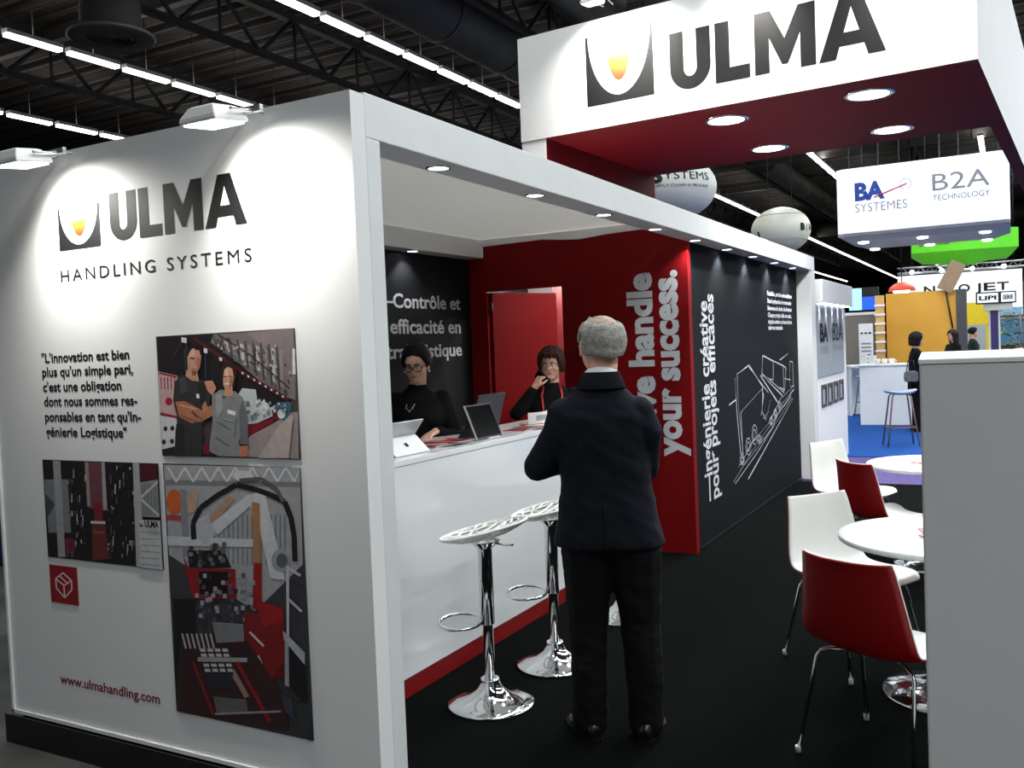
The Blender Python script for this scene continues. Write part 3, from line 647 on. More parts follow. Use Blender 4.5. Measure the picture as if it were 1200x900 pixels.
# laptop of the staff
t = thing('laptop', 'dark open laptop behind the black tablet, lid towards the visitors', 'laptop', (-2.93, 4.98, CTZ))
mb = MB(); mb.box((-.24, -.17, .003), (0, .17, .018), DARKM); mb.build('base', t, .003)
Ms = Matrix.Translation((.004, 0, .016)) @ Matrix.Rotation(math.radians(16), 4, 'Y')
mb = MB(); mb.box((-.004, -.17, 0), (.004, .17, .235), mat('slate_lid', (44, 48, 56), .4), Ms); mb.build('lid', t, .003)
mb = MB(); mb.box((-.0055, -.16, .012), (-.0041, .16, .225), SCREEN, Ms); mb.build('screen', t)
mb = MB()
for i in range(4):
    for j in range(11): mb.box((-.10 - i * .028, -.15 + j * .0275, .0181), (-.123 - i * .028, -.127 + j * .0275, .0205), BLACKPL)
mb.build('keyboard', t)
def leaflet(label, loc, rz, wd, ht, cover, group, accent=None, tilt=0, thick=.004):
    t = thing('brochure', label, 'brochure', loc, rz, group); t.rotation_euler = (0, tilt, rz)
    mb = MB(); mb.box((-wd / 2, -ht / 2, 0), (wd / 2, ht / 2, thick), PAPERW); mb.build('pages', t)
    mb = MB(); mb.box((-wd / 2 - .001, -ht / 2 - .001, thick + .0001), (wd / 2 + .001, ht / 2 + .001, thick + .0009), cover)
    mb.box((-wd / 2 + .012, -ht / 2 + .015, thick + .001), (wd / 2 - .012, -ht / 2 + ht * .42, thick + .0014), accent or PAPERD)
    mb.box((-wd / 2 + .012, ht / 2 - .05, thick + .001), (wd / 2 * .3, ht / 2 - .035, thick + .0014), PAPERW)
    mb.build('cover', t); return t
rb = random.Random(11)
for i, (x, y, rz, lab) in enumerate([(-2.80, 4.16, .2, 'red brochure at the bottom of the near counter pile'), (-2.76, 4.24, -.35, 'red brochure fanned out second in the near counter pile'),
                         (-2.84, 4.22, .9, 'red brochure third up in the near counter pile'), (-2.74, 4.30, 1.4, 'red brochure on top of the near counter pile, beside the black tablet')]):
    leaflet(lab, (x, y, CTZ + .002 + i * .0062), rz, .15, .21, PAPERR, 'brochures on the counter')
for i, (x, y, rz, lab) in enumerate([(-2.74, 5.10, .1, 'red brochure lowest in the far counter pile'), (-2.70, 5.22, -.5, 'red brochure in the middle of the far counter pile'), (-2.76, 5.30, .5, 'red brochure on top of the far counter pile')]):
    leaflet(lab, (x, y, CTZ + .002 + i * .0062), rz, .15, .21, PAPERR, 'brochures on the counter')
# curved white card standing on the far pile
t = thing('paper_card', 'pale curved paper card standing by the far brochure pile', 'card', (-2.74, 5.40, CTZ + .022), 0)
mb = MB(); n = 10
for i in range(n):
    f = lambda q: Vector((-.02 + .05 * math.sin(q / n * PI), -.14 + .27 * q / n, 0))
    a, c = f(i), f(i + 1); mb.face([a + UP * .0, c + UP * .0, c + UP * .075, a + UP * .075], PAPERW)
mb.build('card', t, solid=.003)
mb = MB()
for i in range(2, 8): a, c = f(i), f(i + 1); mb.face([a + UP * .02 + XA * .003, c + UP * .02 + XA * .003, c + UP * .055 + XA * .003, a + UP * .055 + XA * .003], SILVER)
mb.build('print', t, solid=.001)
t = thing('pen', 'white pen lying on the far brochure pile', 'pen', (-2.66, 5.16, CTZ + .026), .6)
mb = MB(); mb.tube([(-.06, 0, 0), (.06, 0, 0)], .005, PAPERW, 8); mb.build('barrel', t)
mb = MB(); mb.tube([(.06, 0, 0), (.072, 0, 0)], [.004, .001], STEEL, 8); mb.build('tip', t)

# ------------------------------------------------------------------ bar stools
def stool_seat():
    """dished round seat with a raised back lip (local +X is the back), as a lattice of triangles"""
    mb = MB(); rs = random.Random(21); ptsl = [(0, 0)]
    for r_, n in ((.07, 7), (.125, 13), (.17, 19), (.203, 26)):
        off = rs.random()
        for i in range(n):
            a = 2 * PI * (i + off + (rs.uniform(-.28, .28) if r_ < .2 else 0)) / n; q = r_ + (rs.uniform(-.013, .013) if r_ < .2 else 0); ptsl.append((q * math.cos(a), q * math.sin(a)))
    def zz(x, y):
        r_ = math.hypot(x, y); lip = max(0, x / .2) ** 2
        return .045 * (r_ / .205) ** 2.2 + .22 * x
    b2 = bmesh.new()
    from mathutils.geometry import delaunay_2d_cdt
    vs_, es, fs, *_ = delaunay_2d_cdt([Vector(p) for p in ptsl], [], [], 0, 1e-6)
    vv = [mb.bm.verts.new((v.x, v.y, zz(v.x, v.y))) for v in vs_]; k = mb.mi(SHELLW)
    dele = rs
    for f in fs: g = mb.bm.faces.new([vv[i] for i in f]); g.material_index = k
    # merge some triangles into larger irregular holes
    es_ = [e for e in mb.bm.edges if len(e.link_faces) == 2]; rs.shuffle(es_); used = set(); ds = []
    for e in es_:
        fa, fb = e.link_faces
        if fa in used or fb in used: continue
        if rs.random() < .6: used.add(fa); used.add(fb); ds.append(e)
    bmesh.ops.dissolve_edges(mb.bm, edges=ds, use_verts=False); b2.free()
    o = mb.build('seat_shell')
    md = o.modifiers.new('wire', 'WIREFRAME'); md.thickness = .017; md.use_even_offset = False; md.use_boundary = True; md.use_relative_offset = False
    return o
t = thing('bar_stool', 'chrome bar stool with perforated white seat nearest the portal pillar', 'stool', (-2.19, 3.68, 0), 0, 'bar stools at the counter')
mb = MB(); mb.lathe([(.205, 0), (.207, .008), (.203, .013), (.16, .024), (.10, .045), (.062, .075), (.046, .105), (.043, .118), (.043, .125)], CHROME, 56); mb.build('base', t)
mb = MB(); mb.lathe([(.026, .12), (.026, .46), (.0265, .461)], CHROME, 28); mb.build('column', t)
mb = MB(); mb.lathe([(.034, .385), (.034, .74), (.036, .745), (.07, .775), (.075, .782)], CHROME, 28); mb.build('sleeve', t)
mb = MB(); mb.tube([(-.11 + .105 * math.cos(a) - .03, .095 * math.sin(a), .385 + .012 * math.sin(a)) for a in [2 * PI * i / 32 for i in range(32)]], .0085, CHROME, 10, closed=True)
mb.tube([(-.038, 0, .385), (-.03, 0, .40)], .012, CHROME, 8); mb.build('footrest', t)
ss = stool_seat(); ss.parent = t; ss.location = (0, 0, .79); ss['label'] = 'perforated white seat'
mb = MB(); mb.tube([(.205 * math.cos(a), .205 * math.sin(a), .045 + .22 * .205 * math.cos(a)) for a in [2 * PI * i / 56 for i in range(56)]], .007, SHELLW, 8, closed=True); rim = mb.build('seat_rim', ss)
mb = MB(); mb.tube([(.05, 0, .77), (.11, -.02, .765), (.16, -.05, .775)], .005, CHROME, 8); mb.build('lever', t)
t.rotation_euler = (0, 0, .15)
stool = t
for p, rz, lab in [((-2.14, 4.28, 0), .35, 'chrome bar stool half hidden behind the man in the dark suit'), ((-2.12, 5.2, 0), -.2, 'chrome bar stool glimpsed between the man\'s legs')]:
    c = copy_tree(stool); c.location = p; c.rotation_euler = (0, 0, rz); c['label'] = lab

# ------------------------------------------------------------------ shell chairs and round tables
def chair(label, loc, face, back_m, group='shell chairs around the tables'):
    """two-tone moulded chair on four chrome legs; local +Y is the way it faces"""
    t = thing('shell_chair', label, 'chair', (loc[0], loc[1], 0), math.atan2(-face[0], face[1]), group)
    prof = [(.235, .430), (.20, .448), (.10, .447), (0, .438), (-.10, .436), (-.165, .447), (-.205, .478), (-.226, .53), (-.240, .60), (-.255, .69), (-.272, .78), (-.285, .826)]
    wid = [.185, .212, .226, .232, .236, .239, .241, .238, .228, .213, .198, .188]
    n = 16
    def cr(P, i, t):
        a, b_, c, d = P[max(i - 1, 0)], P[i], P[i + 1], P[min(i + 2, len(P) - 1)]
        return .5 * (2 * b_ + (c - a) * t + (2 * a - 5 * b_ + 4 * c - d) * t * t + (3 * b_ - a - 3 * c + d) * t ** 3)
    ys = [p[0] for p in prof]; zz_ = [p[1] for p in prof]; N_ = len(prof) - 1
    wid = [cr(wid, i, t_ / 4) for i in range(N_) for t_ in range(4)] + [wid[-1]]
    prof = [(cr(ys, i, t_ / 4), cr(zz_, i, t_ / 4)) for i in range(N_) for t_ in range(4)] + [prof[-1]]
    def sheet(off, name, m, par):
        rows = []
        for i, ((y, z), w_) in enumerate(zip(prof, wid)):
            a = Vector(prof[max(i - 1, 0)]); c = Vector(prof[min(i + 1, len(prof) - 1)]); d = (c - a).normalized(); nv = Vector((d.y, -d.x))   # towards the sitter
            row = []
            for j in range(n + 1):
                u = -1 + 2 * j / n; curl = .030 * abs(u) ** 2.6
                q = Vector((y, z)) + nv * (curl + off); row.append(Vector((u * w_, q.x, q.y)))
            rows.append(row)
        mb = MB(); k = mb.mi(m); vv = [[mb.bm.verts.new(p) for p in r] for r in rows]
        for i in range(len(vv) - 1):
            for j in range(n):
                f = mb.bm.faces.new((vv[i][j], vv[i][j + 1], vv[i + 1][j + 1], vv[i + 1][j])); f.material_index = k; f.smooth = True
        o = mb.build(name, par, solid=.0065, recalc=True)
        return o
    a = sheet(.004, 'inner_shell', SHELLW, t); a['label'] = 'white inner shell'
    c = sheet(-.0035, 'outer_shell', back_m, t)
    c['label'] = 'red outer shell' if back_m is SHELLR else 'white outer shell'
    for sx in (-1, 1):
        for (y0, y1) in ((.13, .235), (-.14, -.245)):
            pts = [(sx * .10, y0 * .6, .418), (sx * .17, y0 * .95, .418), (sx * .195, y0 * 1.08, .408), (sx * .207, y0 * 1.14, .385), (sx * .245, y1, .012)]
            mb = MB(); mb.tube(pts, .0085, CHROME, 10); lg = mb.build('leg', t)
            mb = MB(); mb.lathe([(.011, 0), (.0115, .012), (.011, .028)], mat('clear_foot', (190, 190, 188), .4), 12, (sx * .2465, y1 * 1.006, 0)); mb.build('foot_cap', lg)
    mb = MB(); mb.box((-.11, -.10, .412), (.11, .10, .424), CHROME); mb.build('seat_plate', t, .003)
    return t
def cface(c, t): d = Vector((t[0] - c[0], t[1] - c[1])); return d.normalized()
T1 = (-.265, 4.60); T2 = (-.47, 7.15)
def table(label, c, group):
    t = thing('round_table', label, 'table', (c[0], c[1], 0), 0, group)
    mb = MB(); mb.lathe([(.45, .715), (.472, .716), (.478, .72), (.478, .737), (.474, .741), (.40, .7415)], TABLEW, 72); mb.build('tabletop', t)
    mb = MB(); mb.lathe([(.30, 0), (.302, .007), (.295, .012), (.20, .022), (.12, .042), (.07, .075), (.048, .11), (.044, .125)], CHROME, 56); mb.build('base', t)
    mb = MB(); mb.lathe([(.038, .12), (.038, .63), (.06, .66), (.15, .695), (.20, .706), (.20, .714)], CHROME, 32); mb.build('column', t)
    return t
table('round white table on a chrome trumpet base, nearest the camera', T1, 'round tables'); table('round white table farther back beside the blue carpet', T2, 'round tables')
chair('red-backed shell chair in front of the nearer table, its back to the camera', (-.455, 3.84), (.42, .91), SHELLR)
chair('white shell chair facing the nearer table from the left', (-.73, 4.90), (.78, -.63), SHELLR)
chair('red-backed shell chair in front of the farther table', (-.75, 6.60), (.72, .69), SHELLR)
chair('white shell chair farthest back, left of the farther table', (-1.10, 7.52), (.86, -.50), SHELLR)
chair('shell chair beyond the farther table, mostly hidden by the grey partition', (-.30, 8.35), (-.17, -.98), SHELLR)
for (x, y, z, rz, lab, g) in [(-.30, 4.62, .742, .3, 'red brochure lying lowest on the nearer table', 'brochures on the tables'), (-.27, 4.56, .7482, -.5, 'red brochure fanned on top on the nearer table', 'brochures on the tables'),
                      (-.52, 7.10, .742, .9, 'red brochure lying lowest on the farther table', 'brochures on the tables'), (-.46, 7.2, .7482, .2, 'red brochure fanned on top on the farther table', 'brochures on the tables')]:
    leaflet(lab, (x, y, z), rz, .15, .21, PAPERR, g)

# grey partition on the right
P0 = at(1077, 421, Y=2.2); PH = P0.z; pd = Vector((.307, .952, 0)).normalized(); pn = Vector((-pd.y, pd.x, 0))
L0 = at(1098, 900, Y=2.2)
t = thing('partition', 'plain grey low partition wall at the right edge of the picture', 'partition', (P0.x, P0.y, 0), math.radians(4))
mb = MB(); mb.box((0, 0, .06), (1.3, .8, PH - .012), GREYP); mb.build('panel', t, .004)
mb = MB(); mb.box((-.002, -.002, PH - .0118), (1.302, .802, PH), WHITEP); mb.build('cap', t, .002)['label'] = 'white cap'
mb = MB(); mb.box((.01, .01, .001), (1.29, .79, .0595), BLACKPL); mb.build('plinth', t)
# ================================================================== PEOPLE
def remeshed(name, mb, m, parent, voxel, smooth=6, fac=.5, dec=None, folds=0.):
    """one continuous surface out of overlapping forms"""
    bmesh.ops.recalc_face_normals(mb.bm, faces=mb.bm.faces)
    me = bpy.data.meshes.new(name); mb.bm.to_mesh(me); mb.bm.free(); o = bpy.data.objects.new(name, me); COL.objects.link(o)
    r = o.modifiers.new('r', 'REMESH'); r.mode = 'VOXEL'; r.voxel_size = voxel; r.use_smooth_shade = True
    s_ = o.modifiers.new('s', 'SMOOTH'); s_.iterations = smooth; s_.factor = fac
    if dec: d = o.modifiers.new('d', 'DECIMATE'); d.ratio = dec
    m2 = evald(o); m2.name = name; o.modifiers.clear(); o.data = m2; bpy.data.meshes.remove(me)
    m2.materials.clear(); m2.materials.append(m)
    if folds:   # soft drapery folds in the cloth
        for v in m2.vertices:
            c = v.co; q = Vector((c.x * 7, c.y * 7, c.z * 9 + abs(c.x) * 9)); d = noise.noise(q) + .6 * noise.noise(Vector((c.x * 10 + 5, c.y * 10, c.z * 24 + c.x * 14)))
            v.co = c + v.normal * d * folds
    for p in m2.polygons: p.material_index = 0; p.use_smooth = True
    o.parent = parent; return o
def chain(mb, pts, n=None, flat=1.):
    """tapered limb through (point, radius)"""
    for (a, ra), (b_, rb_) in zip(pts, pts[1:]):
        a = Vector(a); b_ = Vector(b_); L = (b_ - a).length; k = max(2, int(L / (min(ra, rb_) * .35)))
        for i in range(k + 1):
            t = i / k; mb.ball(a.lerp(b_, t), ra + (rb_ - ra) * t, SKIN)
def torso(mb, rings, n=28, pw=2.4):
    """rings: (z, x, y, rx, ry) superellipse sections, interpolated"""
    R_ = []
    for i in range(len(rings) - 1):
        for j in range(4):
            t = j / 4; t2 = t * t * (3 - 2 * t); R_.append([a + (b_ - a) * (t if q == 0 else t2 * .5 + t * .5) for q, (a, b_) in enumerate(zip(rings[i], rings[i + 1]))])
    R_.append(rings[-1])
    L = []
    for z, x, y, rx, ry in R_:
        r = []
        for k in range(n):
            a = 2 * PI * k / n; c_, s_ = math.cos(a), math.sin(a)
            r.append(Vector((x + rx * math.copysign(abs(c_) ** (2 / pw), c_), y + ry * math.copysign(abs(s_) ** (2 / pw), s_), z)))
        L.append(r)
    mb.loft(L, SKIN)
def hand(mb, wrist, d, n, side, curl=.5, s=1., spread=.10):
    """palm, four unequal bent fingers and a thumb leaving the side of the palm; d points, n = where the fingers bend, side = thumb side"""
    wrist = Vector(wrist); d = Vector(d).normalized(); n = Vector(n); n = (n - d * n.dot(d)).normalized(); sd = Vector(side); sd = (sd - d * sd.dot(d) - n * sd.dot(n)).normalized()
    for k in (-.026, -.009, .009, .026):
        chain(mb, [(wrist + sd * k * s * .75 + d * .005, .016 * s), (wrist + d * .085 * s + sd * k * s, .0125 * s)])
    for i, (k, L) in enumerate(((.031, .072), (.010, .082), (-.011, .077), (-.030, .060))):
        p = wrist + d * (.088 - .004 * abs(i - 1)) * s + sd * k * s; ang = 0; pts = [(p, .0098 * s)]
        base = (d + sd * (k / .03) * spread).normalized()
        for f_, r_ in ((.45, .0090), (.31, .0082), (.24, .0070)):
            ang += curl * (.9 if f_ > .4 else 1.1)
            p = p + (base * math.cos(ang) + n * math.sin(ang)) * L * f_ * s; pts.append((p, r_ * s))
        chain(mb, pts)
    p = wrist + d * .022 * s + sd * .028 * s; pts = [(p, .013 * s)]
    for q, L, r_ in (((d * .65 + sd * .75 + n * .15), .036, .0115), ((d * .85 + sd * .42 + n * .3), .030, .010), ((d * .95 + sd * .1 + n * .42), .024, .008)):
        p = p + q.normalized() * L * s; pts.append((p, r_ * s))
    chain(mb, pts)
def head_forms(mb, M, neck_to, s=1., fat=1.):
    """head about its eye-level centre, looking to local +Y through M; neck runs to neck_to"""
    def B(c, r, rot=None): mb.ball(M @ Vector([q * s for q in c]), [q * s for q in r], SKIN, (M.to_3x3() @ (rot or Matrix.Identity(3))).normalized(), 3)
    B((0, -.018, .030), (.077 * fat, .098, .092)); B((0, .020, -.035), (.066 * fat, .068, .075)); B((0, .050, -.082), (.040 * fat, .036, .030)); B((0, .010, -.070), (.058 * fat, .055, .045))
    B((0, .060, .035), (.052, .026, .035)); B((-.036, .055, -.025), (.026, .024, .026)); B((.036, .055, -.025), (.026, .024, .026))
    B((0, .080, .006), (.010, .016, .022)); B((0, .092, -.016), (.013, .017, .013)); B((-.012, .084, -.020), (.009, .010, .008)); B((.012, .084, -.020), (.009, .010, .008))
    B((0, .078, -.050), (.022, .012, .0065)); B((0, .077, -.060), (.019, .012, .0065))
    B((-.030, .076, .020), (.020, .009, .006)); B((.030, .076, .020), (.020, .009, .006))
    for sx in (-1, 1):
        B((sx * .079 * fat, -.008, -.004), (.009, .020, .031)); B((sx * .084 * fat, -.016, .008), (.008, .012, .018)); B((sx * .080 * fat, -.002, -.028), (.008, .010, .012))
    chain(mb, [(M @ Vector((0, -.028 * s, -.060 * s)), .056 * s * fat), (neck_to, .060 * s * fat)])
def eyes(M, parent, s=1.):
    for sx in (-1, 1):
        mb = MB(); mb.ball(M @ Vector((sx * .030 * s, .066 * s, .004 * s)), .0125 * s, EYEW, None, 3); e_ = mb.build('eye', parent)
        mb = MB(); mb.ball(M @ Vector((sx * .030 * s, .0745 * s, .003 * s)), .0060 * s, IRIS, None, 2); mb.build('iris', e_)
    mb = MB()
    rings = []
    for u in [i / 8 for i in range(9)]:
        x = -.022 + .044 * u; w_ = .0055 * math.sin(PI * max(.06, min(.94, u)))
        rings.append([M @ Vector((x * s, (.0895 - 5 * x * x + .003 * math.cos(a)) * s, (-.0545 + w_ * math.sin(a)) * s)) for a in [2 * PI * k / 8 for k in range(8)]])
    mb.loft(rings, LIPS); mb.build('lips', parent)
def brows(M, parent, m, s=1.):
    for sx in (-1, 1):
        mb = MB(); mb.tube([M @ Vector((sx * q[0] * s, q[1] * s, q[2] * s)) for q in ((.012, .089, .024), (.028, .087, .030), (.046, .076, .025))], [.003 * s, .0035 * s, .002 * s], m, 6); mb.build('eyebrow', parent)
def spectacles(M, parent, m, s=1., r=.0022, lens=(.025, .019)):
    mb = MB()
    for sx in (-1, 1):
        mb.tube([M @ Vector(((sx * .032 + lens[0] * math.cos(a)) * s, (.096 - .010 * (abs(sx * .032 + lens[0] * math.cos(a)) / .05) ** 2) * s, (.000 + lens[1] * math.sin(a)) * s)) for a in [2 * PI * i / 24 for i in range(24)]], r * s, m, 6, closed=True)
        mb.tube([M @ Vector((sx * q[0] * s, q[1] * s, q[2] * s)) for q in ((.056, .086, .006), (.076, .060, .007), (.083, .0, .008), (.084, -.02, -.004))], r * .8 * s, m, 6)
    mb.tube([M @ Vector((q * s, (.099 - abs(q)) * s, .004 * s)) for q in (-.008, 0, .008)], r * s, m, 6)
    return mb.build('glasses', parent)
def hair_cap(M, parent, m, low, top=90, s=1., fat=1., thick=.012, wav=.006, seed=1, rad=(.081, .103, .098), nm='hair', cen=(0, -.018, .028), solid=.006, drop=0.):
    """hair grown over the skull: low(az)..top elevations in degrees; az 0 = face, 180 = back of the head"""
    mb = MB(); k = mb.mi(m); na, ne = 72, 22; V = []
    for i in range(na):
        az = 360 * i / na; lo = low(az); row = []
        for j in range(ne + 1):
            hi = top(az) if callable(top) else top
            el = math.radians(lo + (hi - lo) * j / ne); a = math.radians(az)
            dr_ = Vector((math.sin(a) * math.cos(el), math.cos(a) * math.cos(el), math.sin(el)))
            f = 1 + wav * 10 * noise.noise(Vector((dr_.x * 6 + seed, dr_.y * 6, dr_.z * 3))) + wav * 5 * noise.noise(Vector((az * .35, seed, j * .12)))
            edge = min(1, j / 3) if lo < hi else 0
            if callable(top): edge = min(edge, (ne - j) / 4)
            t_ = thick * edge
            if el < -.35: # hanging strands fall straight down
                q = Vector((dr_.x / math.cos(el) * (rad[0] * fat * f + t_) * .93, dr_.y / math.cos(el) * (rad[1] * f + t_) * .93, math.sin(el) * rad[2] * 1.15 - drop * min(1, (-el - .35) / .5)))
            else: q = Vector((dr_.x * (rad[0] * fat * f + t_), dr_.y * (rad[1] * f + t_), dr_.z * (rad[2] * f + t_)))
            row.append(mb.bm.verts.new(M @ ((q + Vector(cen)) * s)))
        V.append(row)
    for i in range(na):
        a, c = V[i], V[(i + 1) % na]
        for j in range(ne):
            f = mb.bm.faces.new((a[j], c[j], c[j + 1], a[j + 1])); f.material_index = k; f.smooth = True
    bmesh.ops.remove_doubles(mb.bm, verts=mb.bm.verts, dist=.0008)
    return mb.build(nm, parent, solid=solid)
def head_matrix(c, yaw=0, pitch=0, roll=0):
    return Matrix.Translation(c) @ Matrix.Rotation(math.radians(yaw), 4, 'Z') @ Matrix.Rotation(math.radians(pitch), 4, 'X') @ Matrix.Rotation(math.radians(roll), 4, 'Y')
def shoe(parent, x, y, yaw, m=None):
    T = Matrix.Translation((x, y, 0)) @ Matrix.Rotation(math.radians(yaw), 4, 'Z'); rings = []
    for yy, w_, h0 in ((-.085, .022, .055), (-.07, .034, .085), (-.03, .038, .092), (.02, .038, .082), (.07, .044, .060), (.12, .047, .046), (.165, .040, .036), (.19, .024, .026), (.198, .008, .016)):
        r = []
        for k in range(16):
            a = 2 * PI * k / 16; r.append(T @ Vector((w_ * math.cos(a), yy, max(.001, h0 / 2 + h0 / 2 * math.sin(a) * (1 if math.sin(a) > 0 else 1.0)))))
        rings.append(r)
    mb = MB(); mb.loft(rings, m or SHOE); o = mb.build('shoe', parent)
    mb = MB(); sole = []
    for yy, w_ in ((-.09, .020), (-.07, .037), (-.03, .040), (.02, .040), (.07, .047), (.12, .050), (.165, .043), (.195, .022)): sole.append((yy, w_))
    out_ = [(w_, yy) for yy, w_ in sole] + [(-w_, yy) for yy, w_ in reversed(sole)]
    vb = [T @ Vector((x_, y_, .0005)) for x_, y_ in out_]; vt = [T @ Vector((x_, y_, .014)) for x_, y_ in out_]
    mb.loft([vb, vt], BLACKPL, True, False); mb.build('sole', o); return o

# ---- man in the dark suit, back to the camera; faces local +Y
man = thing('person', 'man in a dark suit with thinning grey hair, back turned, standing at the counter', 'person', (-1.525, 3.59, 0), math.radians(20))
HMm = head_matrix((0, .015, 1.668), 24, -2, 0)
mb = MB()
head_forms(mb, HMm, Vector((0, -.015, 1.47)), 1.05, 1.06)
torso(mb, [(.84, 0, 0, .16, .11), (.95, 0, 0, .16, .11), (1.1, 0, .01, .15, .11), (1.3, 0, 0, .155, .10), (1.40, 0, -.01, .12, .07), (1.49, 0, -.015, .06, .05)])
for sx, el, wr in ((-1, (-.280, .02, 1.165), (-.03, .255, 1.17)), (1, (.165, .075, 1.14), (.0, .265, 1.11))):
    chain(mb, [((sx * .150 - .008, -.012, 1.375), .045), (el, .038), (wr, .028)])
    chain(mb, [((sx * .095, 0, .88), .085), ((sx * .11, .02, .50), .058), ((sx * .117, -.01, .09), .04)])
    hand(mb, wr, (-sx * .9 * -1 * -1, .15, -.05 * sx), (0, -.6, -.4), (0, .3, .9), .55, 1.02)
remeshed('body', mb, SKIN, man, .0055, 5)
mb = MB()
torso(mb, [(.825, .006, .0, .236, .150), (.86, .006, .0, .233, .150), (.96, .004, .005, .212, .148), (1.08, 0, .008, .194, .142), (1.20, -.004, .005, .194, .140), (1.30, -.006, -.005, .200, .136), (1.37, -.008, -.012, .200, .124), (1.42, -.008, -.015, .182, .104), (1.47, -.006, -.018, .128, .080), (1.515, 0, -.02, .076, .062)], pw=2.3)
for sx, el, wr in ((-1, (-.292, .01, 1.160), (-.07, .235, 1.17)), (1, (.172, .075, 1.14), (.05, .25, 1.11))):
    chain(mb, [((sx * .155 - .008, -.015, 1.385), .073), ((sx * .188 - .006, -.015, 1.30), .070), (el, .060), (wr, .046)])
jk = remeshed('suit_jacket', mb, SUIT, man, .0075, 8, folds=.0065)
mb = MB()  # jacket collar
rings = []
for a in [math.radians(200 + 140 * i / 20 - 0) for i in range(21)]:
    c_, s_ = math.cos(a), math.sin(a)
    rings.append([Vector((c_ * r_ * 1.0, -.018 + s_ * r_ * .86, z)) for r_, z in ((.072, 1.505), (.076, 1.562), (.084, 1.563), (.112, 1.494), (.104, 1.488))])
mb.loft(rings, SUIT); mb.build('collar', jk, .004)
mb = MB(); mb.box((-.0015, -.1545, .828), (.0015, -.146, 1.02), BLACKPL); mb.build('vent', jk)
mb = MB(); rings = []
for a in [2 * PI * i / 36 for i in range(36)]:
    c_, s_ = math.cos(a), math.sin(a); zt_ = 1.558 - .024 * s_
    rings.append([Vector((c_ * r_, -.016 + s_ * r_ * .95, z)) for r_, z in ((.0715, 1.47), (.0705, zt_), (.0675, zt_ + .002), (.066, 1.48))])
mb.loft(rings, SHIRT, False, True, True); mb.build('shirt_collar', man)
mb = MB()
for sx in (-1, 1):
    chain(mb, [((sx * .085 + .008, .0, .92), .125), ((sx * .098 + .012, .005, .80), .122), ((sx * .112 + .016, .015, .50), .092), ((sx * .117 + .018, -.005, .25), .082), ((sx * .118 + .018, -.01, .065), .079)])
torso(mb, [(.80, 0, 0, .15, .12), (.92, 0, 0, .19, .135), (1.02, 0, .005, .185, .13)])
remeshed('trousers', mb, TROU, man, .008, 4, folds=.006)
shoe(man, -.107, -.01, 26); shoe(man, .143, -.01, -12)
eyes(HMm, man, 1.05); brows(HMm, man, HAIRG, 1.05); spectacles(HMm, man, GLASSM, 1.06)
def man_low(az):
    a = abs((az + 180) % 360 - 180)   # 0 face .. 180 back
    return 60 if a < 62 else (-8 + (a - 62) * .1 if a < 75 else (14 if a < 100 else -34 - (a - 100) * .16))
def man_top(az):
    a = abs((az + 180) % 360 - 180)
    return 60.5 if a < 62 else (46 - max(0, a - 100) * .16 + 9 * noise.noise(Vector((az * .11, 2, 0))) + 5 * noise.noise(Vector((az * .35, 7, 0))))
hair_cap(HMm, man, HAIRG, man_low, man_top, 1.05, 1.06, .010, .005, 4, rad=(.079, .101, .095))
hair_cap(HMm, man, mat('thin_grey_hair', (170, 148, 132), .7, var=.3, nscale=50, bump=.4, bscale=160), lambda az: 34 + 10 * (1 + math.cos(math.radians(az))), 90, 1.05, 1.06, .0015, .002, 9, rad=(.0785, .0995, .0935), nm='thin_hair', solid=.001)

